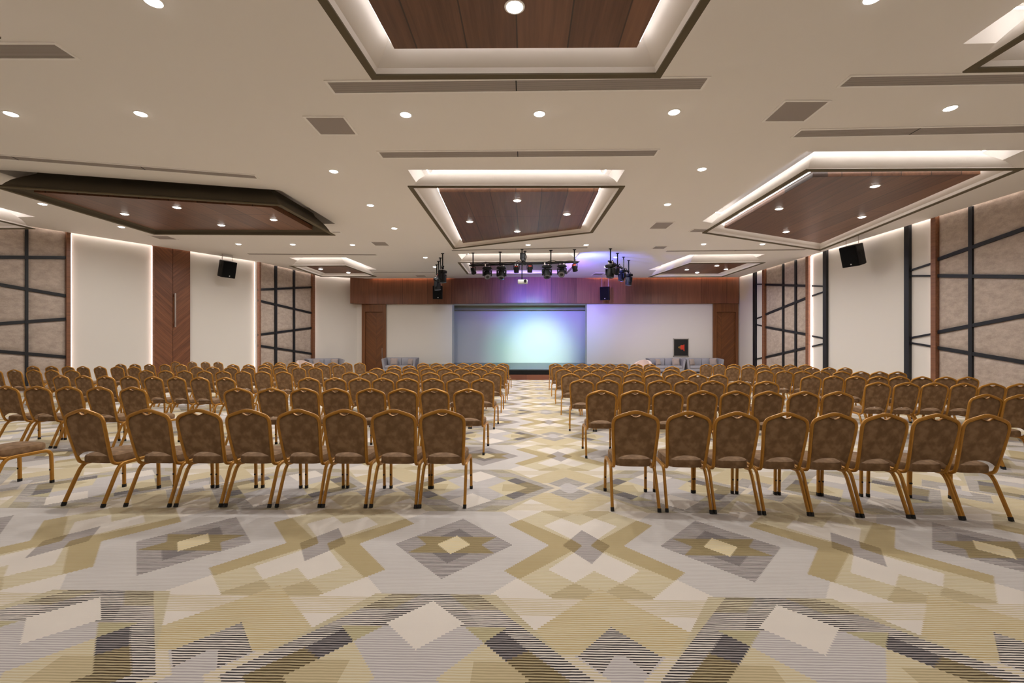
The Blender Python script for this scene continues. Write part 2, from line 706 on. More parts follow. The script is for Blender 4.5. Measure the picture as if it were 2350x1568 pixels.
# ------------------------------------------------------------------ hanging ceiling panels: outlines first
# each: lip corners (near left, near right, far right, far left), sight lines met with the lip height
P5 = lambda *pp: [atz(x, y, LIP) for x, y in pp]
W5 = lambda *pp: [atz(x, y, WOODZ) for x, y in pp]
_a, _b, _c, _d = P5((854, 183), (729, 0), (1515, 180), (1630, 0))
TOPQ = [(_a[0] + (_b[0] - _a[0]) * 3.2, _a[1] + (_b[1] - _a[1]) * 3.2), (_c[0] + (_d[0] - _c[0]) * 3.2, _c[1] + (_d[1] - _c[1]) * 3.2), _c, _a]
TLC, TRC, LMC = P5((1, 89), (2210, 167.5), (81, 526.4))
CLOUDS = [
    dict(k='c', lip=P5((936, 428.7), (1434, 428.7), (1360.4, 535), (1040.4, 572.4)), wood=W5((1008, 441.3), (1374, 439.6), (1332.5, 525), (1062.5, 558)), on=True,
         label='hanging wood and white ceiling panel in the middle, ahead of the black light rig'),
    dict(k='r', lip=P5((1850, 391), (2352, 388), (1882, 576), (1611.6, 535.7)), wood=W5((1865, 406.6), (2250, 399.7), (1882.8, 558.6), (1662.6, 523.4)), on=True,
         label='lit hanging ceiling panel nearest the right wall, wood centre with four downlights'),
    dict(k='l', lip=P5((-25, 427), (643.4, 471.3), (769.4, 541), (354, 539)), wood=W5((78, 441), (623, 476.5), (717, 528), (356, 527.5)), on=False,
         label='unlit dark-framed hanging ceiling panel on the left'),
    dict(k='t', lip=TOPQ, wood=None, on=True,
         label='hanging wood ceiling panel cut by the top edge of the picture'),
    dict(k='bl', lip=P5((664, 611), (794, 610.6), (864, 635.5), (736, 635.5)), wood=None, on=True,
         label='small far hanging ceiling panel at the left end of the stage wall'),
    dict(k='br', lip=P5((1583, 604.9), (1756.6, 603.4), (1658, 636), (1487.5, 636.7)), wood=None, on=True,
         label='small far hanging ceiling panel at the right end of the stage wall'),
    dict(k='bc', lip=P5((1050.7, 603.4), (1330, 601), (1301, 629), (1072, 629.7)), wood=None, on=True,
         label='hanging ceiling panel behind the black light rig over the stage front'),
    dict(k='lm', lip=[(-17.6, 9.7), (LMC[0], 9.4), LMC, (-16.4, LMC[1])], wood=None, on=True,
         label='hanging ceiling panel mostly cut by the left edge of the picture'),
    dict(k='tl', lip=[(-10.6, 1.5), (TLC[0], 1.5), TLC, (-10.6, TLC[1])], wood=None, on=True,
         label='ceiling panel showing only a lit corner at the top left'),
    dict(k='tr', lip=[(TRC[0], 1.6), (10.1, 1.6), (10.1, TRC[1] - .05), TRC], wood=None, on=True,
         label='ceiling panel showing one pointed lit corner at the top right'),
]

# ceiling with openings over the panels and a light slot along the walls
CI = inset(ROOM, [.14, .30, .14, .14, .14, 0, 0])
bm = bmesh.new()
loops = [[Vector((x, y, 0)) for x, y in CI]] + [[Vector((x, y, 0)) for x, y in c['lip']] for c in CLOUDS]
flat = [p for l in loops for p in l]
V = [bm.verts.new((p.x, p.y, CEIL)) for p in flat]
for tri in tessellate_polygon(loops):
    try:
        bm.faces.new([V[i] for i in tri])
    except ValueError:
        pass
k = 0
HOLE = CEIL + .52
for li, l in enumerate(loops):
    n = len(l)
    idx = list(range(k, k + n))
    k += n
    zt = HOLE if li else TOPZ
    up = [bm.verts.new((p.x, p.y, zt)) for p in l]
    for i in range(n):
        j = (i + 1) % n
        bm.faces.new((V[idx[i]], V[idx[j]], up[j], up[i]))
    if li:
        bm.faces.new(up)
    else:
        out = [bm.verts.new((x, y, TOPZ)) for x, y in ROOM]
        for i in range(n):
            j = (i + 1) % n
            if (out[i].co - up[i].co).length < 1e-4 and (out[j].co - up[j].co).length < 1e-4:
                continue
            bm.faces.new((up[i], up[j], out[j], out[i]))
struct(link('ceiling', bm, M['ceiling'], smooth=False))


def ringpath(poly, z):
    return [Vector((x, y, z)) for x, y in poly]


def strip_ring(bm, poly, z, r=.015):
    n = len(poly)
    for i in range(n):
        tube(bm, [(poly[i][0], poly[i][1], z), (poly[(i + 1) % n][0], poly[(i + 1) % n][1], z)], r, r, 4)


for c in CLOUDS:
    lip = c['lip']
    cx = sum(p[0] for p in lip) / 4
    cy = sum(p[1] for p in lip) / 4
    root = empty('ceiling_panel', (cx, cy, LIP))
    tag(root, c['label'], 'ceiling panel', 'hanging ceiling panels')
    loc = lambda poly: [(x - cx, y - cy) for x, y in poly]
    prof = [(.0, .02), (.06, .05), (.14, .10), (.22, .165), (.30, .25), (.37, .35), (.43, .46), (.47, .58), (.53, .60),
            (.47, .52), (.38, .43), (.28, .33), (.20, .24), (.14, .14), (.10, .05), (.09, .012), (.005, .012)]
    bm = bmesh.new()
    rings = []
    for off, dz in prof:
        rings.append([bm.verts.new((x, y, dz)) for x, y in loc(inset(lip, off))])
    for a, b in zip(rings, rings[1:] + rings[:1]):
        for i in range(4):
            bm.faces.new((a[i], a[(i + 1) % 4], b[(i + 1) % 4], b[i]))
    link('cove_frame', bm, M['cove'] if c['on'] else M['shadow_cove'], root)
    bm = bmesh.new()
    ra = [[bm.verts.new((x, y, z)) for x, y in loc(inset(lip, off))] for off, z in ((-.004, .022), (-.004, .0), (.093, .0), (.093, .022))]
    for a, b in zip(ra, ra[1:] + ra[:1]):
        for i in range(4):
            bm.faces.new((a[i], a[(i + 1) % 4], b[(i + 1) % 4], b[i]))
    link('lower_lip', bm, M['lip'], root, smooth=False)
    wd = c['wood'] or inset(lip, .46 if c['k'] not in ('bl', 'br', 'bc') else .42)
    wz = WOODZ - LIP
    bm = bmesh.new()
    prism(bm, loc(wd), wz, wz + .13)
    c['woodobj'] = link('wood_panel', bm, M['ceil_wood'], root, smooth=False)
    if c['on']:
        bm = bmesh.new()
        strip_ring(bm, loc(inset(wd, -.05)), wz + .115, .012)
        link('led_strip', bm, M['led'], root, smooth=False)
        bm = bmesh.new()
        strip_ring(bm, loc(inset(lip, .30)), .62, .014)
        link('led_strip', bm, M['led_slot'], root, smooth=False)

# ------------------------------------------------------------------ wall washers in the ceiling slot
WR = Wall((13.16, -4.0), (12.35, 26.6), (0, 10))
WA = Wall((-19.0, 10.48), (-12.63, 21.15), (0, 10))
WB = Wall((-12.63, 21.15), (-11.8, 25.0), (0, 10))
WC = Wall((-11.8, 25.0), (-10.0, 26.6), (0, 10))
WF = Wall((-10.0, YW), (12.35, YW), (0, 10))


def washer(wl, s0, s1, label, mat='led_wall', off=.10, dz=.16):
    root = empty('led_wall_washer', wl.world((s0 + s1) / 2, off, CEIL + dz))
    tag(root, label, 'strip light', 'strip lights in the ceiling slot')
    c = root.location
    bm = bmesh.new()
    tube(bm, [wl.world(s0, off, CEIL + dz) - c, wl.world(s1, off, CEIL + dz) - c], .016, .016, 4)
    link('led_strip', bm, M[mat], root, smooth=False)


washer(WR, 6, 30.4, 'strip light washing down the right wall from the ceiling slot')
washer(WA, .3, 12.2, 'strip light washing the slanted left wall with the tall double door')
washer(WB, .2, 3.8, 'strip light washing the small upholstered panel beside the left stage door')
washer(WC, .1, 2.2, 'strip light over the white corner wall left of the stage')
washer(WF, 1.0, 6.2, 'amber strip light over the left half of the wooden beam', 'led_warm', .245, .10)
washer(WF, 13.3, 22.2, 'amber strip light over the right half of the wooden beam', 'led_warm', .245, .10)


# ------------------------------------------------------------------ wall trims, panels and battens
def slab(wl, name, s0, s1, z0, z1, d0, d1, mat, parent=None):
    bm = bmesh.new()
    sg = wl.sg
    box(bm, s0, s1, min(sg * d0, sg * d1), max(sg * d0, sg * d1), z0, z1, 0)
    return link(name, bm, mat, parent, wl.M if parent is None else None, smooth=False)


def bar(wl, name, a, b, wdt, d0, d1, mat, parent=None):
    """straight bar between two (s,z) points on the wall, upright ends"""
    bm = bmesh.new()
    (s0, z0), (s1, z1) = a, b
    h = wdt / 2 * math.hypot(s1 - s0, z1 - z0) / max(1e-6, abs(s1 - s0))
    extr(bm, [(s0, z0 - h), (s1, z1 - h), (s1, z1 + h), (s0, z0 + h)], wl.sg * d0, wl.sg * d1)
    return link(name, bm, mat, parent, wl.M if parent is None else None, smooth=False)


trim_no = [1]


def trim(wl, p0, p1, d, mat):
    s0, s1 = sorted((wl.s(p0), wl.s(p1)))
    trim_no[0] += 1
    return struct(slab(wl, 'trim_%d' % trim_no[0], s0, s1, 0, CEIL + .05, .0, d, mat))


C1 = lambda x, y: (x / 2.9375, 330 + y / 2.9375)
C3 = lambda x, y: (1450 + x / 2.6111, 330 + y / 2.6111)


def ext(wl, a, b, s0, s1, off=.05):
    """line through two sighted points, given at s0 and s1"""
    A, B = wl.hit(*a, off), wl.hit(*b, off)
    m = (B[1] - A[1]) / (B[0] - A[0])
    return (s0, A[1] + m * (s0 - A[0])), (s1, A[1] + m * (s1 - A[0]))


def padded(wl, name, label, p0, p1, verts, lines, s_far=None):
    """upholstered panel: quilted suede between upright and slanting black battens"""
    s0, s1 = wl.s(p0), wl.s(p1)
    if s_far is not None:
        if abs(p1) > 3000:
            s1 = s_far
        else:
            s0 = s_far
    s0, s1 = sorted((s0, s1))
    root = empty(name, M=wl.M.copy())
    tag(root, label, 'wall panel', 'upholstered wall panels')
    vb = [tuple(sorted((wl.s(a, .05), wl.s(b, .05)))) for a, b in verts]
    lb = [ext(wl, a, b, s0, s1) for a, b in lines]
    nx, nz = max(8, int((s1 - s0) / .06)), int(CEIL / .06)
    bm = bmesh.new()
    grid = []
    for i in range(nx + 1):
        s = s0 + (s1 - s0) * i / nx
        row = []
        for j in range(nz + 1):
            z = (CEIL + .03) * j / nz
            d = min([abs(s - s0), abs(s1 - s)] + [min(abs(s - a), abs(s - b)) if not a <= s <= b else 0 for a, b in vb])
            for (a, b) in lb:
                m = (b[1] - a[1]) / (b[0] - a[0])
                d = min(d, max(0, abs(z - (a[1] + m * (s - a[0]))) / math.hypot(1, m) - .048))
            k = min(1, d / .16)
            row.append(bm.verts.new((s, wl.sg * (.012 + .05 * (1 - (1 - k) ** 2.2)), z)))
        grid.append(row)
    for i in range(nx):
        for j in range(nz):
            bm.faces.new((grid[i][j], grid[i + 1][j], grid[i + 1][j + 1], grid[i][j + 1]))
    link('upholstery', bm, M['suede'], root)
    for a, b in vb:
        slab(wl, 'batten', a, b, 0, CEIL + .02, 0, .075, M['batten'], root)
    for a, b in lb:
        bar(wl, 'batten', a, b, .10, 0, .07, M['batten'], root)
    return root


def lattice(wl, label, p0, p1, lines):
    s0, s1 = sorted((wl.s(p0), wl.s(p1)))
    root = empty('batten_lattice', M=wl.M.copy())
    tag(root, label, 'wall battens', 'battens across the white strips')
    for a, b in lines:
        A, B = ext(wl, a, b, s0, s1, .03)
        bar(wl, 'batten', A, B, .06, .002, .045, M['batten'], root)


# right wall
padded(WR, 'upholstered_panel', 'large beige upholstered wall panel with black battens at the right edge', 2156.5, 9999, [(2223.5, 2232.5)],
       [(C3(1842, 690), C3(2350, 510)), (C3(1842, 792), C3(2350, 797)), (C3(1842, 1128), C3(2350, 1030)), (C3(1842, 1225), C3(2350, 1310))], s_far=12.0)
padded(WR, 'upholstered_panel', 'narrow beige upholstered panel with black battens on the right wall near the stage', 1759.5, 1855.2, [(1795.5, 1799), (1824, 1828)],
       [(C3(808, 845), C3(1058, 852)), (C3(808, 1020), C3(1058, 920)), (C3(808, 1100), C3(1058, 1145)), (C3(808, 1278), C3(1058, 1220))])
trim(WR, 2145, 2156.5, .13, M['strip_wood'])
trim(WR, 1855.2, 1861.7, .13, M['strip_wood'])
trim(WR, 1754.4, 1759.5, .13, M['strip_wood'])
for p0, p1 in ((2081.2, 2092.3), (1893.5, 1901.2), (1731.5, 1737.3)):
    trim(WR, p0, p1, .10, M['batten'])
lattice(WR, 'black battens on the white strip beside the large right panel', 2092.3, 2145,
        [(C3(1677, 757), C3(1815, 712)), (C3(1677, 792), C3(1815, 792)), (C3(1677, 1163), C3(1815, 1137)), (C3(1677, 1195), C3(1815, 1218))])
lattice(WR, 'black battens on the bright white strip right of the narrow panel', 1861.7, 1893.5,
        [(C3(1080, 852), C3(1158, 855)), (C3(1080, 912), C3(1158, 885)), (C3(1080, 1153), C3(1158, 1168)), (C3(1080, 1215), C3(1158, 1197))])
lattice(WR, 'black battens on the thin white strip nearest the right stage door', 1737.3, 1754.4,
        [(C3(750, 842), C3(795, 842)), (C3(750, 1047), C3(795, 1030)), (C3(750, 1085), C3(795, 1095)), (C3(750, 1290), C3(795, 1280))])
# left wall
padded(WA, 'upholstered_panel', 'beige upholstered wall panel with black battens at the left edge', -9999, 150, [(57.5, 64.8)],
       [(C1(0, 765), C1(440, 768)), (C1(0, 950), C1(440, 1025)), (C1(0, 1213), C1(440, 1182)), (C1(0, 1400), C1(440, 1438))], s_far=.4)
padded(WB, 'upholstered_panel', 'beige upholstered panel with two upright black battens, left of the left stage door', 590.5, 713, [(630.5, 635.5), (672.8, 676.8)],
       [(C1(1732, 985), C1(2095, 968)), (C1(1732, 1055), C1(2095, 1140)), (C1(1732, 1290), C1(2095, 1243)), (C1(1732, 1360), C1(2095, 1415))])
trim(WA, 150, 160, .13, M['strip_wood'])
trim(WA, 348.5, 352.3, .10, M['strip_wood'])
s0, s1 = WB.s(590.5), 0.0
struct(slab(WB, 'trim_20', .0, WB.s(590.5), 0, CEIL + .05, 0, .13, M['strip_wood']))
struct(slab(WB, 'trim_21', WB.s(713), WB.s(718.5), 0, CEIL + .05, 0, .13, M['strip_wood']))


def edge_led(wl, p, label, off=.05, w_=.013, mat='led_edge'):
    s = wl.s(p)
    root = empty('led_edge_light', wl.world(s, off, 0))
    tag(root, label, 'strip light', 'upright strip lights beside the wood trims')
    c = root.location
    bm = bmesh.new()
    tube(bm, [wl.world(s, off, .02) - c, wl.world(s, off, CEIL - .02) - c], w_, w_, 4)
    link('led_strip', bm, M[mat], root, smooth=False)


edge_led(WA, 162.0, 'upright pinkish strip light beside the wood trim of the left edge panel')
edge_led(WA, 347.0, 'upright pinkish strip light just left of the tall chevron double door')
edge_led(WA, 583.4, 'upright pinkish strip light left of the small upholstered panel near the stage')
edge_led(WR, 1864.0, 'bright upright strip light right of the narrow right-wall panel', .05, .022)
edge_led(WR, 2143.6, 'upright strip light left of the large right-wall panel', .05, .014)
edge_led(WC, 720.6, 'faint upright strip light on the corner wall left of the stage', .03, .012)

# tall chevron double door in the left wall
s0, s1, sc = WA.s(352.3), WA.s(434.2), WA.s(394.5)
M['chev'] = chevron('chevron_veneer', (90, 50, 28), (142, 90, 58), 0.0)
MD = WA.M @ Matrix.Translation((sc, 0, 0))
dr = empty('door_1', M=MD)
struct(dr)
for a, b in ((s0 - sc, -.006), (.006, s1 - sc)):
    bm = bmesh.new()
    box(bm, a, b, min(0, WA.sg * .09), max(0, WA.sg * .09), 0, CEIL + .04)
    link('door_leaf', bm, M['chev'], dr, smooth=False)
hs = WA.hit(394.5, 673, .12)
he = WA.hit(395.5, 751, .12)
bm = bmesh.new()
tube(bm, [(.05, WA.sg * .17, he[1]), (.05, WA.sg * .17, hs[1])], .032, .032, 10)
hd = link('door_handle', bm, M['steel'], dr)
for zz in (hs[1] - .1, he[1] + .1):
    bm = bmesh.new()
    tube(bm, [(.05, WA.sg * .08, zz), (.05, WA.sg * .17, zz)], .035, .06, 8)
    link('handle_mount', bm, M['copper'], dr)


# single doors at both ends of the stage wall
def end_door(name, f0, f1, l0, l1, hp, hy0, hy1, ccx):
    a, b = WF.s(f0), WF.s(f1)
    c, d = WF.s(l0), WF.s(l1)
    top = WF.hit((l0 + l1) / 2, 716.3)[1]
    mid = (a + b) / 2
    dm = empty(name, M=WF.M @ Matrix.Translation((mid, 0, 0)))
    struct(dm)
    sg = WF.sg
    bm = bmesh.new()
    for x0, x1, z0, z1 in ((a, c, 0, top), (d, b, 0, top), (a, b, top, OPZ - .01)):
        y = sorted((0, sg * .12))
        box(bm, x0 - mid, x1 - mid, y[0], y[1], z0, z1)
    link('door_frame', bm, M['door_wood'], dm, smooth=False)
    bm = bmesh.new()
    y = sorted((sg * .002, sg * .03))
    box(bm, c - mid, d - mid, y[0], y[1], 0, top)
    link('door_leaf', bm, chevron(name + '_veneer', (92, 52, 22), (128, 78, 36), ccx), dm, smooth=False)
    h0, h1 = WF.hit(hp, hy0, .1), WF.hit(hp, hy1, .1)
    bm = bmesh.new()
    tube(bm, [(h0[0] - mid, sg * .09, h1[1]), (h0[0] - mid, sg * .09, h0[1])], .022, .022, 8)
    for zz in (h1[1] + .08, h0[1] - .08):
        tube(bm, [(h0[0] - mid, sg * .02, zz), (h0[0] - mid, sg * .09, zz)], .015, .015, 6)
    link('door_handle', bm, M['steel'], dm)


end_door('door_2', 831.8, 886.7, 839.6, 879.5, 877, 799, 824, .12)
end_door('door_3', 1635.2, 1692, 1643, 1686.3, 1643.6, 796, 824, -.22)

# ------------------------------------------------------------------ stage
root = empty('stage_platform', (0, 23.4, 0))
tag(root, 'low black-fronted stage platform with dark deck under the lit backdrop', 'stage')
ap = [(-6.05, YW - 23.4), (-4.6, -2.5), (-3.2, -3.0), (3.6, -3.0), (4.8, -2.5), (6.1, YW - 23.4), (3.56, YW - 23.4), (3.56, 27.4 - 23.4), (6.0, 27.41 - 23.4), (6.0, SY - 23.41), (-6.3, SY - 23.41), (-6.3, 27.41 - 23.4), (-4.34, 27.4 - 23.4), (-4.34, YW - 23.4)]
bm = bmesh.new()
prism(bm, ap, .425, .47)
link('deck', bm, M['deck'], root, smooth=False)
apf = [(-6.03, YW - 23.41), (-4.58, -2.48), (-3.18, -2.98), (3.58, -2.98), (4.78, -2.48), (6.08, YW - 23.41)]
bm = bmesh.new()
prism(bm, apf, .2, .425)
link('riser', bm, M['black'], root, smooth=False)
bm = bmesh.new()
prism(bm, [(-6.07, YW - 23.41), (-4.62, -2.54), (-3.22, -3.05), (3.62, -3.05), (4.82, -2.54), (6.12, YW - 23.41)], 0, .23)
link('plinth', bm, M['plinth_wood'], root, smooth=False)

# ------------------------------------------------------------------ recessed downlights
bm = bmesh.new()
lathe(bm, [(.088, .004), (.088, -.008), (.07, -.020), (.035, -.027), (0, -.029)], 16)
LENS = link('lens', bm, M['lamp'])
bm = bmesh.new()
lathe(bm, [(.112, .002), (.112, -.006), (.092, -.010), (.087, -.002)], 20)
RING = link('trim_ring', bm, M['white_metal'])
first_light = [True]
la = bpy.data.lights.new('downlight_lamp', 'AREA')
la.shape = 'DISK'
la.size = .15
la.energy = DOWN_W
la.color = (1, .985, .965)
la.spread = math.radians(165)


def downlight(px, py, label, z=CEIL):
    x, y = atz(px, py, z)
    root = empty('downlight', (x, y, z))
    tag(root, label, 'ceiling light', 'recessed downlights')
    for src in (LENS, RING):
        if first_light[0]:
            o = src
        else:
            o = src.copy()
            COL.objects.link(o)
        o.parent = root
    first_light[0] = False
    lo = bpy.data.objects.new('downlight_lamp', la)
    COL.objects.link(lo)
    lo.parent = root
    lo.location = (0, 0, -.04)


for px, py, t in [
    (352, 3, 'bright downlight cut by the top edge left of the big wood panel'),
    (2003, -5, 'downlight glow at the top edge right of the big wood panel'),
    (25, 261, 'elongated downlight at the left edge below the long slatted vent'),
    (323, 261, 'downlight alone on the bare left ceiling, right of the one at the edge'),
    (931, 263, 'left of three downlights in a row under the long central vent'),
    (1238, 261, 'middle of three downlights in a row under the long central vent'),
    (1547, 257, 'right of three downlights in a row under the long central vent'),
    (2181, 248, 'downlight between the two long vents at the right'),
    (766, 393, 'downlight between the dark left panel and the central hanging panel, nearest one'),
    (850, 471, 'second downlight going back between dark left panel and central hanging panel'),
    (905, 524, 'third downlight going back between dark left panel and central hanging panel'),
    (1611, 388, 'nearer downlight between the central and the right hanging panels'),
    (1532, 469, 'farther downlight between the central and right hanging panels, above a square vent'),
    (97.7, 468, 'downlight beside the left edge of the dark hanging panel'),
    (278.5, 520.6, 'downlight below the left corner of the dark hanging panel'),
    (547, 560, 'left of three downlights behind the dark hanging panel'),
    (672, 561, 'middle of three downlights behind the dark hanging panel'),
    (809, 562, 'right of three downlights behind the dark hanging panel, near a square vent'),
    (976, 591, 'downlight left of the ceiling rig, before the left light bar'),
    (1212, 562, 'downlight above the projector, behind the central hanging panel'),
    (1345, 562, 'downlight above the right end of the central light bar'),
    (1615, 560, 'downlight left behind the right hanging panel over a slot vent'),
    (1750, 560, 'small downlight touching the edge of the right hanging panel'),
    (998, 612.5, 'downlight half hidden behind the left light bar'),
    (1412.8, 590.2, 'downlight between the hangers of the right light bar'),
    (1391, 612.5, 'downlight glowing beside the first fixture of the right light bar')]:
    downlight(px, py, t)
for px, py, t in [
    (1187, 460, 'nearest downlight in the central hanging wood panel'),
    (1078, 508.5, 'left downlight in the central hanging wood panel'),
    (1301, 491.5, 'right downlight in the central hanging wood panel'),
    (1187, 531, 'farthest downlight in the central hanging wood panel'),
    (2008, 427, 'nearest downlight in the right hanging wood panel'),
    (1788, 479, 'left downlight in the right hanging wood panel'),
    (1978, 498, 'right downlight in the right hanging wood panel'),
    (1804, 532, 'farthest downlight in the right hanging wood panel'),
    (406, 476, 'nearest downlight in the dark left hanging panel'),
    (286, 491, 'leftmost downlight in the dark left hanging panel'),
    (628, 504, 'rightmost downlight in the dark left hanging panel'),
    (508, 516.5, 'farthest downlight in the dark left hanging panel'),
    (1181, 15, 'round downlight in the wood panel at the top edge'),
    (736, 617.5, 'left downlight in the small far left hanging panel'),
    (799.5, 625.5, 'right downlight in the small far left hanging panel'),
    (1576, 619, 'leftmost of four downlights in the small far right hanging panel'),
    (1645, 610, 'nearest of four downlights in the small far right hanging panel'),
    (1666, 618, 'rightmost of four downlights in the small far right hanging panel'),
    (1600, 625.5, 'farthest of four downlights in the small far right hanging panel'),
    (1185, 607.5, 'downlight in the panel behind the light bar, near its middle'),
    (1258.4, 613, 'downlight in the panel behind the light bar, near the third moving head')]:
    downlight(px, py, t, WOODZ)
# unseen lamps added over and behind the camera to fill the room
lb = la.copy()
lb.energy = DOWN_W * .6
for x, y in ((-15, 2), (-15, 6.5), (-9, -1.5), (-4, -1.5), (0, -2), (4, -1.5), (9, -1.5), (12, 1.5), (-8.3, 3.2), (7.9, 3.8), (0, 3.0), (11.9, 7.5), (-16.5, -1.5)):
    lo = bpy.data.objects.new('added_fill_lamp', lb)
    COL.objects.link(lo)
    lo.location = (x, y, (CEIL - .05))

# ------------------------------------------------------------------ ceiling vents
def vent(kind, pts, label, mesh_mat, fr=.038):
    """pts: near left, near right, far right, far left on the ceiling"""
    q = [Vector(atz(x, y, CEIL)) for x, y in pts]
    c = sum(q, Vector((0, 0))) / 4
    ax = ((q[1] - q[0]) + (q[2] - q[3])).normalized()
    M0 = Matrix(((ax.x, -ax.y, 0, c.x), (ax.y, ax.x, 0, c.y), (0, 0, 1, CEIL), (0, 0, 0, 1)))
    root = empty(kind, M=M0)
    tag(root, label, 'air vent', 'ceiling air vents')
    loc = [(p - c) for p in q]
    ay = Vector((-ax.y, ax.x))
    hw = sum(abs(p.dot(ax)) for p in loc) / 4
    hd = sum(abs(p.dot(ay)) for p in loc) / 4
    bm = bmesh.new()
    for x0, x1, y0, y1 in ((-hw, hw, -hd, -hd + fr), (-hw, hw, hd - fr, hd), (-hw, -hw + fr, -hd + fr, hd - fr), (hw - fr, hw, -hd + fr, hd - fr)):
        box(bm, x0, x1, y0, y1, -.014, .0)
    link('frame', bm, M['white_metal'], root, smooth=False)
    bm = bmesh.new()
    box(bm, -hw + fr, hw - fr, -hd + fr, hd - fr, -.007, .0)
    link('grille', bm, M[mesh_mat], root, smooth=False)
    if hw > 2.5:
        n = max(1, int(hw * 2 / 3.2))
        for i in range(1, n + 1):
            x = -hw + 2 * hw * i / (n + 1)
            bm = bmesh.new()
            box(bm, x - .008, x + .008, -hd + fr, hd - fr, -.010, .0)
            link('joint', bm, M['black'], root, smooth=False)


for pts, t in [
    (((743, 184), (1632, 174), (1611, 206), (766, 215)), 'long slatted vent just beyond the top central wood panel'),
    (((864, 346), (1514, 342), (1505, 358), (876, 363)), 'long slatted vent in front of the central hanging panel'),
    (((1954, 169.6), (2760, 160), (2660, 187), (1916, 202)), 'upper long slatted vent running off the right edge'),
    (((1839.5, 295), (2700, 279), (2640, 299), (1811, 316.6)), 'lower long slatted vent running off the right edge'),
    (((-640, 96), (125, 96), (186, 136), (-540, 136)), 'slatted vent running off the left edge near the top'),
    (((-300, 331.5), (587, 399.8), (595, 411.7), (-290, 341)), 'long slanting slatted vent in front of the dark left panel')]:
    vent('slatted_vent', pts, t, 'vent_grey')
for pts, t in [
    (((565, 581), (863, 583), (866, 586), (570, 584)), 'thin slot vent before the small far left hanging panel'),
    (((1031, 573), (1352, 566.5), (1347, 569), (1040, 576)), 'thin slot vent between central panel and light bar'),
    (((1529.4, 574.5), (1852, 571), (1850, 574), (1526, 578)), 'thin slot vent before the small far right hanging panel'),
    (((856, 624), (1000, 624), (999, 625.6), (857, 625.6)), 'hairline slot vent left of the left light bar')]:
    vent('slot_vent', pts, t, 'vent_grey', .022)
for pts, t in [
    (((693.5, 266), (792.6, 266), (820.5, 309), (734, 309)), 'square vent left of the three downlights, nearest on the left'),
    (((1801.5, 229.3), (1906, 229), (1849.7, 279), (1747.5, 279)), 'largest square vent, right side between two long slatted vents'),
    (((1503.6, 509), (1548.8, 509), (1531, 525), (1487.6, 525)), 'small square vent left of the right hanging panel'),
    (((848.8, 554.7), (885.5, 554.7), (896, 564), (860, 563.7)), 'small square vent left of the central hanging panel'),
    (((1506.7, 564.4), (1538, 564.4), (1521, 571), (1490, 571)), 'smaller square vent behind the one left of the right panel'),
    (((342, 540), (386.4, 541), (409.5, 549.6), (362.6, 549)), 'square vent peeking out behind the dark left hanging panel'),
    (((1593.6, 524.6), (1631, 525), (1613, 533), (1577, 532)), 'square vent half hidden behind the left tip of the right panel'),
    (((1362.7, 626.3), (1387.7, 626.7), (1382, 632.5), (1359, 632.3)), 'square vent in the blue light near the wooden beam'),
    (((950, 631.4), (975, 631.4), (980, 635), (956, 635)), 'faint square vent above the left part of the wooden beam'),
    (((755, 531), (779.6, 531), (787.4, 534.3), (764, 534.3)), 'small square vent beside the right tip of the dark panel')]:
    vent('square_vent', pts, t, 'vent_mesh')


# ------------------------------------------------------------------ loudspeakers
def speaker(loc, f, pitch, w_, h_, d_, label, hang):
    """f: facing in plan; pitch: nose down"""
    f = Vector((f[0], f[1], 0)).normalized()
    rz = math.atan2(f.x, -f.y)
    root = empty('loudspeaker')
    root.matrix_world = Matrix.Translation(loc) @ Matrix.Rotation(rz, 4, 'Z') @ Matrix.Rotation(pitch, 4, 'X')
    tag(root, label, 'speaker', 'black loudspeakers')
    bm = bmesh.new()
    pl = [(-w_ / 2, -d_ / 2), (w_ / 2, -d_ / 2), (w_ / 2, d_ * .1), (w_ * .32, d_ / 2), (-w_ * .32, d_ / 2), (-w_ / 2, d_ * .1)]
    prism(bm, pl, -h_ / 2, h_ / 2)
    bmesh.ops.bevel(bm, geom=list(bm.edges), offset=.012, segments=2, affect='EDGES')
    link('cabinet', bm, M['black'], root)
    bm = bmesh.new()
    box(bm, -w_ / 2 + .02, w_ / 2 - .02, -d_ / 2 - .012, -d_ / 2, -h_ / 2 + .02, h_ / 2 - .02, .006)
    link('grille', bm, M['grille_black'], root)
    bm = bmesh.new()
    lathe(bm, [(.024, 0), (.024, .006), (0, .006)], 12, Matrix.Translation((.05 * w_, -d_ / 2 - .011, -h_ * .38)) @ Matrix.Rotation(math.pi / 2, 4, 'X'))
    link('badge', bm, M['badge'], root)
    for s in (-1, 1):
        bm = bmesh.new()
        Mh = Matrix.Translation((s * (w_ / 2 + .001), -.12 * d_, .06)) @ Matrix.Rotation(s * math.pi / 2, 4, 'Y')
        lathe(bm, [(.085, -.004), (.085, .004), (.07, .004), (.06, -.002), (0, -.002)], 18, Mh)
        box(bm, s * w_ / 2 - .004, s * w_ / 2 + .008, -.12 * d_ - .07, -.12 * d_ + .07, .05, .075)
        link('handle', bm, M['rubber'], root)
    inv = root.matrix_world.inverted()
    for s in (-1, 1):
        bm = bmesh.new()
        top = inv @ Vector((root.matrix_world @ Vector((s * w_ * .36, 0, h_ / 2)))).to_4d().to_3d()
        wp = root.matrix_world @ Vector((s * w_ * .36, 0, h_ / 2 - .01))
        up = inv @ Vector((wp.x, wp.y, hang))
        tube(bm, [inv @ wp, up], .012, .012, 6)
        link('hanger', bm, M['steel'] if hang > CEIL - .1 else M['black'], root)
    return root


def at_wall(wl, px, py, off):
    s, z = wl.hit(px, py, off)
    return wl.world(s, off, z)


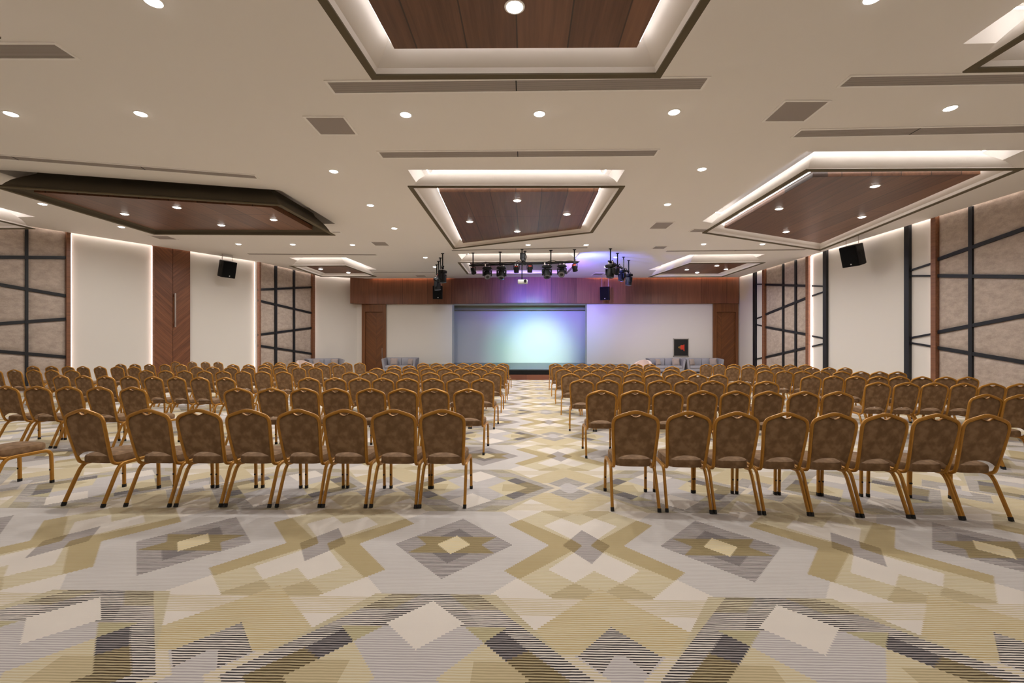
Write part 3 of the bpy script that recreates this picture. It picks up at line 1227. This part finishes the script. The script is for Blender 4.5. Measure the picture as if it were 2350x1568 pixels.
speaker(at_wall(WA, 519, 617.5, .62), (.90, -.44), .24, .58, .70, .50, 'black loudspeaker hung at the left wall beside the tall chevron door', CEIL)
speaker(at_wall(WR, 1960, 586, .75), (-.93, -.36), .28, .60, .74, .56, 'black loudspeaker hung at the right wall over the plain white panel', CEIL)
WX = Wall((-10, 25.45), (12, 25.45), (0, 0))
speaker(at_wall(WX, 1005, 671.5, 0), (.08, -1), .12, .52, .74, .46, 'black loudspeaker on the wooden beam below the left light bar', CEIL)
speaker(at_wall(WX, 1389, 673.5, 0), (-.40, -1), .12, .50, .74, .50, 'black loudspeaker on the wooden beam below the right light bar', CEIL)


# ------------------------------------------------------------------ lighting rig over the stage front
def rig(name, a, b, rods, label):
    a, b = Vector(a), Vector(b)
    c = (a + b) / 2
    root = empty(name, c)
    tag(root, label, 'light bar', 'light bars over the stage')
    bm = bmesh.new()
    tube(bm, [a - c, b - c], .033, .033, 10)
    link('pipe', bm, M['black'], root)
    for t in rods:
        p = a.lerp(b, t) - c
        bm = bmesh.new()
        tube(bm, [p + Vector((0, 0, -.03)), Vector((p.x, p.y, CEIL - c.z))], .026, .026, 8)
        box(bm, p.x - .045, p.x + .045, p.y - .045, p.y + .045, -.05 + p.z, .05 + p.z)
        lathe(bm, [(.07, 0), (.07, -.02), (0, -.02)], 10, Matrix.Translation((p.x, p.y, CEIL - c.z)))
        link('hanger_rod', bm, M['black'], root)
    pts = [a.lerp(b, .04 + .92 * i / 24) - c + Vector((0, -.035, .03 + .03 * abs(math.sin(i * 1.3)) + (.07 if i % 8 == 3 else 0))) for i in range(25)]
    bm = bmesh.new()
    tube(bm, smoothpath(pts, 3), .014, .014, 6)
    link('cable', bm, M['rubber'], root)
    return root


BAR_A, BAR_B = Vector((-2.40, 19.18, 4.94)), Vector((2.14, 18.55, 4.94))
rig('light_bar', BAR_A, BAR_B, (.035, .29, .52, .755, .965), 'long black light bar hung across the stage front')
BL_A, BL_B = Vector((-3.45, 18.9, 4.86)), Vector((-4.45, 22.3, 4.86))
rig('light_bar', BL_A, BL_B, (.1, .38, .62, .88), 'black light bar seen end-on left of the stage')
BR_A, BR_B = Vector((3.30, 18.2, 4.92)), Vector((4.85, 21.2, 4.92))
rig('light_bar', BR_A, BR_B, (.08, .38, .66, .92), 'slanting black light bar right of the stage')


def moving_head(p, rz, tilt, label, k=1.0):
    root = empty('moving_head_light', p, rz)
    root.scale = (k, k, k)
    tag(root, label, 'stage light', 'moving head stage lights')
    bm = bmesh.new()
    for s in (-.08, .08):
        tube(bm, [(s, 0, .03), (s, 0, -.10)], .018, .03, 8)
    link('clamp', bm, M['steel'], root)
    bm = bmesh.new()
    box(bm, -.165, .165, -.12, .12, -.20, -.085, .03)
    for s in (-1, 1):
        box(bm, s * .165 - .03, s * .165 + .03, -.09, .09, -.165, -.125, .01)
    lathe(bm, [(.09, -.245), (.09, -.195), (0, -.195)], 16)
    link('base', bm, M['black'], root)
    bm = bmesh.new()
    for s in (-1, 1):
        extr_pts = [(-.075, -.235), (.075, -.235), (.06, -.44), (0, -.48), (-.06, -.44)]
        lo = [bm.verts.new((s * .145, q[0], q[1])) for q in extr_pts]
        hi = [bm.verts.new((s * .195, q[0] * .85, q[1])) for q in extr_pts]
        bm.faces.new(lo[::-1])
        bm.faces.new(hi)
        for i in range(5):
            bm.faces.new((lo[i], lo[(i + 1) % 5], hi[(i + 1) % 5], hi[i]))
    box(bm, -.19, .19, -.06, .06, -.262, -.232, .008)
    link('yoke', bm, M['black'], root)
    Mh = Matrix.Translation((0, 0, -.40)) @ Matrix.Rotation(tilt, 4, 'X')
    bm = bmesh.new()
    lathe(bm, [(0, -.20), (.09, -.19), (.125, -.13), (.138, -.02), (.138, .12), (.128, .17), (.105, .17)], 20, Mh)
    hd = link('head', bm, M['black'], root)
    bm = bmesh.new()
    lathe(bm, [(.138, .172), (.108, .182), (.104, .168)], 20, Mh)
    link('lens_ring', bm, M['dark_steel'], hd)
    bm = bmesh.new()
    lathe(bm, [(.106, .155), (.07, .172), (0, .180)], 20, Mh)
    link('lens', bm, M['gloss_black'], hd)


def par_can(p, rz, tilt, label):
    root = empty('par_can_light', p, rz)
    tag(root, label, 'stage light', 'small can stage lights')
    bm = bmesh.new()
    tube(bm, [(0, 0, .03), (0, 0, -.06)], .015, .025, 8)
    tube(bm, [(-.115, 0, -.22), (-.115, 0, -.07), (-.10, 0, -.055), (.10, 0, -.055), (.115, 0, -.07), (.115, 0, -.22)], .006, .014, 6)
    link('yoke', bm, M['black'], root)
    Mh = Matrix.Translation((0, 0, -.22)) @ Matrix.Rotation(tilt, 4, 'X')
    bm = bmesh.new()
    lathe(bm, [(0, -.15), (.06, -.145), (.085, -.10), (.105, .0), (.105, .14), (.09, .14)], 16, Mh)
    can = link('can', bm, M['black'], root)
    bm = bmesh.new()
    lathe(bm, [(.088, -.115), (.06, -.150), (0, -.156)], 14, Mh)
    link('cap', bm, M['lamp_red'], can)


def on_bar(a, b, px):
    """point of a bar above a picture column"""
    lo, hi = 0.0, 1.0
    for _ in range(40):
        m = (lo + hi) / 2
        p = a.lerp(b, m)
        u = PX + F * (math.cos(YAW) * p.x + math.sin(YAW) * p.y) / (math.cos(YAW) * p.y - math.sin(YAW) * p.x)
        u0 = a.x / a.y
        if (u < px) == (b.x / b.y > a.x / a.y):
            lo = m
        else:
            hi = m
    return a.lerp(b, lo)


DN = math.pi          # nose straight down; less turns it towards the seats
moving_head(on_bar(BAR_A, BAR_B, 1118), .25, DN - .75, 'left moving head light on the long bar, lens turned away')
moving_head(on_bar(BAR_A, BAR_B, 1151), -.1, DN - .55, 'second moving head on the long bar, glass lens facing the seats', 1.05)
moving_head(on_bar(BAR_A, BAR_B, 1255), .1, DN - .5, 'third moving head on the long bar, right of the projector', 1.05)
moving_head(on_bar(BAR_A, BAR_B, 1289.5), -.2, DN - .9, 'right moving head light on the long bar with pale lens ring')
par_can(on_bar(BAR_A, BAR_B, 1086), .6, DN - .5, 'small can light at the left end of the long bar')
par_can(on_bar(BAR_A, BAR_B, 1185), .0, DN + .35, 'small can light just left of the projector pole')
par_can(on_bar(BAR_A, BAR_B, 1216), .1, DN + .35, 'small can light just right of the projector pole')
par_can(on_bar(BAR_A, BAR_B, 1319), -.5, DN + .5, 'small can light at the right end of the long bar')
moving_head(BL_A.lerp(BL_B, .12), 1.2, DN - .12, 'nearest moving head on the end-on left bar', 1.1)
moving_head(BL_A.lerp(BL_B, .78), 1.4, DN - .1, 'farthest moving head on the end-on left bar, over the loudspeaker', 1.15)
par_can(BL_A.lerp(BL_B, .42), 1.0, DN - .9, 'first can light behind the moving head of the left bar')
par_can(BL_A.lerp(BL_B, .60), -1.4, DN - .9, 'second can light on the end-on left bar, pointing left')
moving_head(BR_A.lerp(BR_B, .08), -.9, DN - .15, 'nearest moving head on the slanting right bar', 1.1)
par_can(BR_A.lerp(BR_B, .36), -.8, DN - .5, 'can light behind the nearest moving head of the right bar')
moving_head(BR_A.lerp(BR_B, .58), -1.0, DN - .3, 'middle moving head on the slanting right bar', .95)
moving_head(BR_A.lerp(BR_B, .92), -1.2, DN - .1, 'farthest moving head on the slanting right bar', 1.05)

# projector on its pole
pp = Vector((-.13, 18.45, 4.14))
root = empty('projector', pp)
tag(root, 'white projector on a black pole in front of the wooden beam', 'projector')
bm = bmesh.new()
box(bm, -.20, .20, -.16, .16, -.08, .07, .03)
link('body', bm, M['projector'], root)
bm = bmesh.new()
lathe(bm, [(.06, 0), (.06, .04), (.045, .04), (.045, .02), (0, .02)], 16, Matrix.Translation((.10, -.16, 0)) @ Matrix.Rotation(math.pi / 2, 4, 'X'))
link('lens', bm, M['gloss_black'], root)
bm = bmesh.new()
tube(bm, [(-.03, 0, .07), (-.03, 0, CEIL - pp.z)], .024, .024, 8)
box(bm, -.10, .06, -.05, .05, .065, .09)
lathe(bm, [(.06, 0), (.06, -.03), (0, -.03)], 10, Matrix.Translation((-.03, 0, CEIL - pp.z)))
link('pole', bm, M['black'], root)
bm = bmesh.new()
box(bm, -.11, .09, -.09, .09, CEIL - pp.z - .42, CEIL - pp.z - .16, .02)
box(bm, -.06, .05, -.12, .12, CEIL - pp.z - .50, CEIL - pp.z - .40, .01)
tube(bm, smoothpath([(.10, -.05, CEIL - pp.z - .2), (.16, -.06, CEIL - pp.z - .35), (.04, -.07, CEIL - pp.z - .55), (-.05, -.03, CEIL - pp.z - .8)], 5), .012, .012, 6)
link('hoist_box', bm, M['black'], root)


# stage beams (the lamps of the moving heads and cans)
def spot(loc, to, col, watt, deg, blend=1.0, r=.06):
    l = bpy.data.lights.new('stage_beam', 'SPOT')
    l.color = col
    l.energy = watt
    l.spot_size = math.radians(deg)
    l.spot_blend = blend
    l.shadow_soft_size = r
    o = bpy.data.objects.new('stage_beam', l)
    COL.objects.link(o)
    o.location = loc
    o.rotation_euler = (Vector(to) - Vector(loc)).to_track_quat('-Z', 'Y').to_euler()


spot((.87, 19.1, 4.22), (.35, 28.4, 1.4), (.28, 1, .84), 1900, 40)
spot((.87, 19.1, 4.22), (.80, 28.4, 1.15), (.86, 1, .98), 2300, 30)
spot((1.6, 18.9, 4.3), (2.4, 28.4, 2.7), (.08, .36, 1), 1500, 48)
spot((-.9, 18.9, 4.3), (-2.2, 28.4, 2.6), (.18, .44, 1), 900, 50)
spot((0.0, 19.05, 4.55), (.15, 25.9, 4.75), (.22, .16, 1), 1900, 46)
spot((-1.3, 19.0, 4.6), (-1.9, 26.0, 5.0), (.40, .10, 1), 420, 44)
spot((2.1, 18.8, 4.6), (2.7, 26.2, 5.0), (.40, .12, 1), 1500, 52)
spot((3.7, 18.9, 4.3), (4.6, 26.4, 3.9), (.32, .24, 1), 420, 52)
spot((2.2, 19.2, 4.35), (3.3, 20.9, 5.47), (.13, .17, 1), 760, 122)

# ------------------------------------------------------------------ painting on the stage wall
s0, z1 = WF.hit(1544.5, 777.3)
s1, z0 = WF.hit(1580, 818.3)
MC = WF.M @ Matrix.Translation(((s0 + s1) / 2, 0, (z0 + z1) / 2))
root = empty('framed_picture', M=MC)
tag(root, 'black framed picture with a red cloth shape on the wall above the sofas', 'picture')
hw, hh, sg = (s1 - s0) / 2, (z1 - z0) / 2, WF.sg
bm = bmesh.new()
for x0, x1, y0, y1 in ((-hw, hw, hh - .04, hh), (-hw, hw, -hh, -hh + .04), (-hw, -hw + .04, -hh, hh), (hw - .04, hw, -hh, hh)):
    a, b = sorted((0, sg * .06))
    box(bm, x0, x1, a, b, y0, y1)
link('frame', bm, M['frame_silver'], root, smooth=False)
bm = bmesh.new()
a, b = sorted((sg * .002, sg * .03))
box(bm, -hw + .03, hw - .03, a, b, -hh + .03, hh - .03)
link('canvas', bm, M['art_black'], root, smooth=False)
bm = bmesh.new()
extr(bm, [(-.02, -.12), (.15, -.12), (.15, -.20), (.20, -.20), (.20, .17), (.15, .17), (.15, .14), (-.02, .14)], sg * .03, sg * .04)
link('red_cloth', bm, M['art_red'], root, smooth=False)
bm = bmesh.new()
extr(bm, [(-.16, -.03), (-.02, -.07), (-.02, .09), (-.08, .07), (-.16, .05)], sg * .03, sg * .04)
link('gold_band', bm, M['art_gold'], root, smooth=False)


# ------------------------------------------------------------------ sofas, tub chairs, pillows
def sofa(loc, rz, wd, label, h=.84):
    root = empty('sofa', loc, rz)
    tag(root, label, 'sofa', 'grey blue sofas by the stage wall')
    hw = wd / 2
    bm = bmesh.new()
    lo = [(-hw + .10, .38), (hw - .10, .38), (hw - .10, .20), (-hw + .10, .20)]
    hi = [(-hw + .06, .44), (hw - .06, .44), (hw - .06, .26), (-hw + .06, .26)]
    A = [bm.verts.new((x, y, .10)) for x, y in lo]
    B = [bm.verts.new((x, y, h)) for x, y in hi]
    bm.faces.new(A[::-1])
    bm.faces.new(B)
    for i in range(4):
        bm.faces.new((A[i], A[(i + 1) % 4], B[(i + 1) % 4], B[i]))
    bmesh.ops.bevel(bm, geom=list(bm.edges), offset=.03, segments=2, affect='EDGES')
    link('back', bm, M['sofa'], root)
    for s in (-1, 1):
        bm = bmesh.new()
        A = [bm.verts.new((s * x, y, .10)) for x, y in ((hw - .22, -.40), (hw - .10, -.40), (hw - .10, .38), (hw - .22, .38))]
        B = [bm.verts.new((s * x, y, z)) for x, y, z in ((hw - .13, -.44, h - .06), (hw, -.44, h - .06), (hw, .44, h), (hw - .13, .44, h))]
        bm.faces.new(A)
        bm.faces.new(B)
        for i in range(4):
            bm.faces.new((A[i], A[(i + 1) % 4], B[(i + 1) % 4], B[i]))
        bmesh.ops.bevel(bm, geom=list(bm.edges), offset=.025, segments=2, affect='EDGES')
        link('armrest', bm, M['sofa'], root)
    bm = bmesh.new()
    box(bm, -hw + .17, hw - .17, -.40, .24, .10, .26, .02)
    link('base', bm, M['sofa'], root)
    for a, b in ((-hw + .2, -.005), (.005, hw - .2)):
        bm = bmesh.new()
        box(bm, a, b, -.42, .20, .26, .43, .04)
        link('seat_cushion', bm, M['sofa'], root)
        bm = bmesh.new()
        box(bm, a, b, .12, .27, .42, h - .03, .04)
        link('back_cushion', bm, M['sofa'], root)
    for x in (-hw + .2, hw - .2):
        for y in (-.34, .3):
            bm = bmesh.new()
            tube(bm, [(x, y, 0), (x, y, .11)], .025, .025, 8)
            link('leg', bm, M['black'], root)
    return root


def pillow(loc, rz, tilt, label, size=.40, roll=0):
    bm = bmesh.new()
    n = 8
    for sd in (-1, 1):
        g = []
        for i in range(n + 1):
            r = []
            for j in range(n + 1):
                u, v = 2 * i / n - 1, 2 * j / n - 1
                t = max(0, (1 - u ** 4) * (1 - v ** 4)) ** .6 * .07
                k = 1 - .06 * (1 - abs(u * v))
                r.append(bm.verts.new((u * size / 2 * k, sd * t, v * size / 2 * k)))
            g.append(r)
        for i in range(n):
            for j in range(n):
                bm.faces.new((g[i][j], g[i + 1][j], g[i + 1][j + 1], g[i][j + 1]))
    bmesh.ops.remove_doubles(bm, verts=bm.verts, dist=.0005)
    o = link('pillow', bm, M['pillow'])
    o.location = loc
    o.rotation_euler = (tilt, roll, rz)
    tag(o, label, 'pillow', 'taupe sofa pillows')


def tub(loc, rz, label):
    root = empty('tub_chair', loc, rz)
    tag(root, label, 'armchair', 'beige tub chairs')
    bm = bmesh.new()
    inn, out = [], []
    N = 20
    for i in range(N + 1):
        a = math.radians(-20 + 220 * i / N)
        hgt = .60 + .20 * max(0, math.sin(a)) ** 1.5
        for r, L in ((.44, out), (.33, inn)):
            L.append((bm.verts.new((r * math.cos(a), r * math.sin(a) * .95, .08)), bm.verts.new((r * math.cos(a) * (1.03 if r > .4 else 1), r * math.sin(a) * .98, hgt))))
    for i in range(N):
        bm.faces.new((out[i][0], out[i + 1][0], out[i + 1][1], out[i][1]))
        bm.faces.new((inn[i + 1][0], inn[i][0], inn[i][1], inn[i + 1][1]))
        bm.faces.new((out[i][1], out[i + 1][1], inn[i + 1][1], inn[i][1]))
        bm.faces.new((inn[i][0], inn[i + 1][0], out[i + 1][0], out[i][0]))
    for e in (0, N):
        bm.faces.new((out[e][0], out[e][1], inn[e][1], inn[e][0]))
    link('shell', bm, M['beige'], root)
    bm = bmesh.new()
    lathe(bm, [(.33, .08), (.33, .36), (.30, .41), (0, .43)], 24)
    link('seat', bm, M['beige'], root)
    bm = bmesh.new()
    lathe(bm, [(.30, 0), (.30, .08), (0, .08)], 24)
    link('base', bm, M['black'], root)


sofa((-7.16, 25.75, 0), 0, 1.96, 'grey blue sofa in front of the left stage door', .86)
pillow((-7.52, 25.66, .63), .12, -.25, 'taupe pillow at the left end of the sofa before the left stage door', .42)
pillow((-6.58, 25.66, .62), -.5, -.25, 'taupe pillow at the right end of the sofa before the left stage door', .38)
sofa((-10.95, 24.45, 0), .73, 1.86, 'grey blue sofa set across the corner left of the left stage door', .84)
pillow((-11.25, 24.12, .62), .75, -.25, 'left pillow on the sofa in the left corner', .40)
pillow((-10.52, 24.73, .62), .75, -.25, 'right pillow on the sofa in the left corner', .40)
tub((-11.25, 22.95, 0), 1.2, 'beige tub chair beside the sofa in the left corner')
sofa((7.87, 25.75, 0), 0, 2.02, 'grey blue sofa right of the stage below the black picture', .84)
pillow((7.42, 25.64, .62), .5, -.25, 'left pillow on the sofa below the black picture', .38)
pillow((8.42, 25.64, .63), .0, -.25, 'right pillow on the sofa below the black picture', .42)
sofa((9.95, 25.75, 0), 0, 2.08, 'grey blue sofa reaching in front of the right stage door', .84)
pillow((9.32, 25.64, .62), .5, -.25, 'left pillow on the sofa before the right stage door', .38)
pillow((10.50, 25.64, .63), -.05, -.25, 'right pillow on the sofa before the right stage door', .42)
tub((6.12, 23.9, 0), -.5, 'beige tub chair between the stage and the right-hand sofas')


# ------------------------------------------------------------------ banquet chairs
FR_HALF = [(-.185, .36, .368), (-.187, .24, .366), (-.189, .165, .372), (-.191, .122, .392), (-.193, .104, .425), (-.196, .088, .48), (-.203, .062, .58),
           (-.210, .038, .68), (-.2145, .018, .77), (-.212, .010, .815), (-.199, .005, .845), (-.170, .002, .866), (-.09, -.004, .894), (-.03, -.007, .911), (0, -.008, .914)]
FRAME = smoothpath(FR_HALF + [(-x, y, z) for x, y, z in FR_HALF[-2::-1]], 2)
UPR = [(abs(x), y, z) for x, y, z in FR_HALF]


def fr_at(z):
    """half width and depth of the upright at a height"""
    for (x0, y0, z0), (x1, y1, z1) in zip(UPR[4:9], UPR[5:9]):
        if z <= z1 or (z1 == UPR[8][2]):
            t = max(0, min(1.2, (z - z0) / (z1 - z0)))
            return x0 + (x1 - x0) * t, y0 + (y1 - y0) * t
    return UPR[8][0], UPR[8][1]


def arc_at(x):
    x = abs(x)
    P = UPR[8:][::-1]
    for (x0, _, z0), (x1, _, z1) in zip(P, P[1:]):
        if x <= x1:
            return z0 + (z1 - z0) * (x - x0) / max(1e-6, x1 - x0)
    return .80


def chair_meshes():
    R = {}
    bm = bmesh.new()
    tube(bm, FRAME, .0160, .0170, 8, up=Vector((0, 1, 0)))
    R['back_frame'] = (bm, 'gold')
    # padded back, arched below, dipped below the hand hold
    bm = bmesh.new()
    NX, NZ = 16, 12
    sides = []
    for side in (0, 1):
        g = []
        for i in range(NX + 1):
            s = -1 + 2 * i / NX
            col = []
            xt = s * .196
            zt = arc_at(xt) - .013 - (.034 * (.5 + .5 * math.cos(math.pi * min(1, abs(xt) / .075))) if abs(xt) < .075 else 0)
            zb = .505 - .055 * abs(s) ** 2.4
            for j in range(NZ + 1):
                t = j / NZ
                z = zb + (zt - zb) * t
                w_, y = fr_at(z)
                x = s * (w_ - .010)
                if z > .80:
                    x = s * min(w_ - .010, .205)
                e = max(0, (1 - s ** 6) * (1 - (2 * t - 1) ** 6)) ** .5
                yy = y + (.013 + .036 * e if side else -.005 - .011 * e)
                col.append(bm.verts.new((x, yy, z)))
            g.append(col)
        sides.append(g)
    for sd, g in enumerate(sides):
        for i in range(NX):
            for j in range(NZ):
                bm.faces.new((g[i][j], g[i + 1][j], g[i + 1][j + 1], g[i][j + 1]))
    a, b = sides
    for i in range(NX):
        for j in (0, NZ):
            bm.faces.new((a[i][j], a[i + 1][j], b[i + 1][j], b[i][j]))
    for j in range(NZ):
        for i in (0, NX):
            bm.faces.new((a[i][j], a[i][j + 1], b[i][j + 1], b[i][j]))
    R['backrest'] = (bm, 'fabric')
    # hand hold rim
    bm = bmesh.new()
    pts = []
    for i in range(13):
        x = -.07 + .14 * i / 12
        pts.append((x, .004, arc_at(x) - .012 - .034 * (.5 + .5 * math.cos(math.pi * min(1, abs(x) / .075)))))
    tube(bm, pts, .004, .016, 6, up=Vector((0, 1, 0)))
    R['hand_hold'] = (bm, 'gold')
    # seat
    bm = bmesh.new()
    rings = []
    NS = 28
    for k, z in ((.90, .378), (.985, .384), (1.0, .40), (1.0, .435), (.97, .452), (.86, .462), (.5, .470)):
        ring = []
        for i in range(NS):
            an = 2 * math.pi * i / NS
            c, s = math.cos(an), math.sin(an)
            e = .42
            x = math.copysign(abs(c) ** e, c)
            y = math.copysign(abs(s) ** e, s)
            yy = .345 + .235 * y * k
            wd = .188 + .022 * (y * .5 + .5)
            ring.append(bm.verts.new((x * wd * k, yy, z)))
        rings.append(ring)
    for r0, r1 in zip(rings, rings[1:]):
        for i in range(NS):
            bm.faces.new((r0[i], r0[(i + 1) % NS], r1[(i + 1) % NS], r1[i]))
    bm.faces.new(rings[0][::-1])
    bm.faces.new(rings[-1])
    R['seat'] = (bm, 'fabric')
    for sx in (-1, 1):
        bm = bmesh.new()
        tube(bm, smoothpath([(sx * .218, .585, .02), (sx * .216, .58, .28), (sx * .214, .57, .335), (sx * .212, .54, .362), (sx * .211, .49, .368), (sx * .210, .34, .368)], 3), .0148, .0178, 8, up=Vector((0, 1, 0)), power=.7)
        R['front%d' % sx] = (bm, 'gold')
        bm = bmesh.new()
        tube(bm, smoothpath([(sx * .222, .002, .02), (sx * .217, .12, .27), (sx * .2145, .15, .325), (sx * .213, .185, .358), (sx * .2115, .235, .368), (sx * .210, .34, .368)], 3), .0148, .0178, 8, up=Vector((0, 1, 0)), power=.7)
        R['rear%d' % sx] = (bm, 'gold')
        for nm, y0, y1, xx in (('fcap', .5855, .5848, .218), ('rcap', -.004, .008, .222)):
            bm = bmesh.new()
            tube(bm, [(sx * xx, y0, 0), (sx * xx, y1, .032)], .0172, .0202, 8, up=Vector((0, 1, 0)), power=.7)
            R[nm + '%d' % sx] = (bm, 'rubber')
        bm = bmesh.new()
        lathe(bm, [(.009, 0), (.009, .008), (0, .009)], 10, Matrix.Translation((sx * .217, .570, .15)) @ Matrix.Rotation(math.pi / 2, 4, 'X'))
        R['bump%d' % sx] = (bm, 'rubber')
    return R


CM = {}
for k_, (bm, mt) in chair_meshes().items():
    nm = {'front': 'leg', 'rear-': 'leg', 'rear1': 'leg', 'fcap-': 'foot_cap', 'fcap1': 'foot_cap', 'rcap-': 'foot_cap', 'rcap1': 'foot_cap', 'bump-': 'bumper', 'bump1': 'bumper'}.get(k_[:5], k_)
    CM[k_] = (nm, link(nm, bm, M[mt]).data)
for o in [o for o in COL.objects if o.type == 'MESH' and o.data in [d for _, d in CM.values()]]:
    bpy.data.objects.remove(o)


def chair_part(key, parent):
    nm, me = CM[key]
    o = bpy.data.objects.new(nm, me)
    COL.objects.link(o)
    o.parent = parent
    return o


def chair(x, y, rz, label, group, full):
    root = empty('banquet_chair', (x, y, 0), rz)
    tag(root, label, 'chair', group)
    root.scale = (.955, 1, 1)
    for k in ('back_frame', 'backrest', 'seat'):
        chair_part(k, root)
    if full:
        chair_part('hand_hold', root)
    for s in ('-1', '1'):
        for leg, cap in (('front', 'fcap'), ('rear', 'rcap')):
            l = chair_part(leg + s, root)
            if full:
                chair_part(cap + s, l)
                if leg == 'front':
                    chair_part('bump' + s, l)
            else:
                pass
    return root


NTH = ['first', 'second', 'third', 'fourth', 'fifth', 'sixth', 'seventh', 'eighth']
ROWN = ['nearest', 'second nearest', 'third nearest', 'fourth nearest', 'fifth nearest', 'sixth nearest', 'farthest']
# picture columns of the back tops, row by row, and how far the row's tops lie under eye level at its two ends
L1 = [([191, 338.5, 455, 567.5, 684, 790, 902.7, 1014.7], 143.4, 142.4), ([545.5, 623.8, 697.9, 769.4, 850.2, 923.4, 996.6, 1074.9], 95.3, 96.2),
      ([708.1, 768.7, 824.3, 878.3, 934.5, 993.2, 1050.2, 1107.2], 71.8, 73.6), ([803.8, 846.8, 894.5, 940.4, 987.2, 1034, 1080.9, 1128.5], 59.2, 60),
      ([864.7, 903, 942.1, 982.1, 1020.4, 1059.6, 1099.6, 1141.3], 50, 50.8), ([904.7, 938.7, 973.6, 1007.7, 1042.6, 1077.4, 1114, 1147.2], 43.9, 44.8),
      ([971.1, 1000.9, 1032.3, 1063, 1092.8, 1124.3, 1154], 38.4, 39)]
R1 = [([1459.1, 1581.3, 1691.7, 1805.2, 1916, 2032.1, 2150.8, 2265.7], 144.1, 149.5), ([1380.6, 1457.3, 1533.2, 1612.8, 1688.1, 1764, 1845.7, 1923.6], 98.8, 100.8),
      ([1335, 1395, 1454.4, 1513.7, 1575.1, 1635.7, 1696.4, 1759], 75.2, 78), ([1309.7, 1357.4, 1404.5, 1452.9, 1500.7, 1548.4, 1601.3, 1649.2], 61.9, 63.4),
      ([1293.8, 1334.3, 1374.8, 1414.6, 1455.1, 1496.3, 1539, 1579.6], 52.1, 53), ([1282.2, 1318.4, 1353.8, 1388.5, 1425.4, 1460.2, 1498.5, 1542.6], 45.3, 45.8),
      ([1274.3, 1305.4, 1335.7, 1368.3, 1399.4, 1428.3, 1460.9, 1491.3], 39.5, 40)]
R2 = [([2263.2, 2343], 105.7, 106.5), ([2015.1, 2081.6, 2145.9, 2212.4, 2277.8, 2341], 79.9, 82.6), ([1861.7, 1913.6, 1964.3, 2016.2, 2064.7, 2116.6, 2170.7, 2221.4], 66, 68),
      ([1757, 1800.4, 1842, 1885.4, 1931.6, 1975.6, 2018.5, 2060.2], 55, 56.8), ([1681.7, 1717.5, 1753.2, 1785.1, 1826, 1864, 1902.3, 1939.5], 46.8, 47.8),
      ([1621.1, 1651, 1684.3, 1717.5, 1749.4, 1781.3, 1813.2, 1848.2], 40.7, 41.6)]
L2 = [([-77], 138, 138), ([14, 84.9, 156.4, 227.2, 304.3], 91.7, 93.6), ([139.2, 190.9, 241.9, 295.5, 351.5, 403.8, 457.2, 516.8], 67, 71.5),
      ([334.9, 379.6, 423, 469, 511.7, 557, 601.5, 650], 55.4, 58), ([451, 488, 529, 568.5, 607.2, 643, 685.1, 723.4], 47.2, 49),
      ([534.7, 570.6, 606, 639, 672.3, 706.2, 742.6, 777], 41.9, 43), ([613.6, 643, 673, 703, 733, 764.3, 794.9, 825.5], 37.1, 38.2)]
L3 = [([-12, 32.6, 76.6, 118.7, 164.7], 54.3, 55.3), ([75.3, 118, 155.7, 190.2, 229.2, 268.1, 306.8], 46.1, 47.4), ([276.4, 309.4, 342.6, 378.3, 415.3], 41, 42.1),
      ([402.6, 440.9, 470.9, 500.2], 35.6, 36.4)]

for rows, side, inner_last, group in ((L1, 'left of aisle', True, 'chairs left of the centre aisle'), (R1, 'right of aisle', False, 'chairs right of the centre aisle'),
                                      (R2, 'right outer block', False, 'chairs of the right outer block'), (L2, 'left outer block', True, 'chairs of the left outer block'),
                                      (L3, 'far left block', True, 'chairs of the far left block')):
    for ri, (pxs, v0, v1) in enumerate(rows):
        pts = []
        for i, px in enumerate(pxs):
            v = v0 + (v1 - v0) * ((px - pxs[0]) / (pxs[-1] - pxs[0]) if len(pxs) > 1 else 0)
            d = ray(px, PY - 0)
            y = 617.0 / v - .10
            pts.append((d.x / d.y * y, y))
        if len(pts) > 2:
            ang = math.atan2(pts[-1][1] - pts[0][1], pts[-1][0] - pts[0][0])
        else:
            ang = -.08 if side.startswith(('left', 'far')) else -.03
        for i, (x, y) in enumerate(pts):
            n = len(pts) - 1 - i if inner_last else i
            rown = ROWN[ri] if not (ri == len(rows) - 1) else 'farthest'
            if 'aisle' in side:
                lb = 'brown gold-framed banquet chair, %s from the centre aisle, %s row, block %s' % (NTH[n], rown, side)
            else:
                lb = 'brown gold-framed banquet chair, %s from its inner end, %s row, %s' % (NTH[n], rown, side)
            yaw = ang + rnd.uniform(-.03, .03)
            if rows is L1 and ri == 0 and i == 0:
                yaw = -.10
            full = y < 9.2
            o = chair(x, y, yaw, lb, group, full)
            if len(pts) > 1:
                gap = min(math.dist(pts[i], pts[j]) for j in (i - 1, i + 1) if 0 <= j < len(pts))
                o.scale = (max(.88, min(.955, (gap - .003) / .478)), 1, 1)
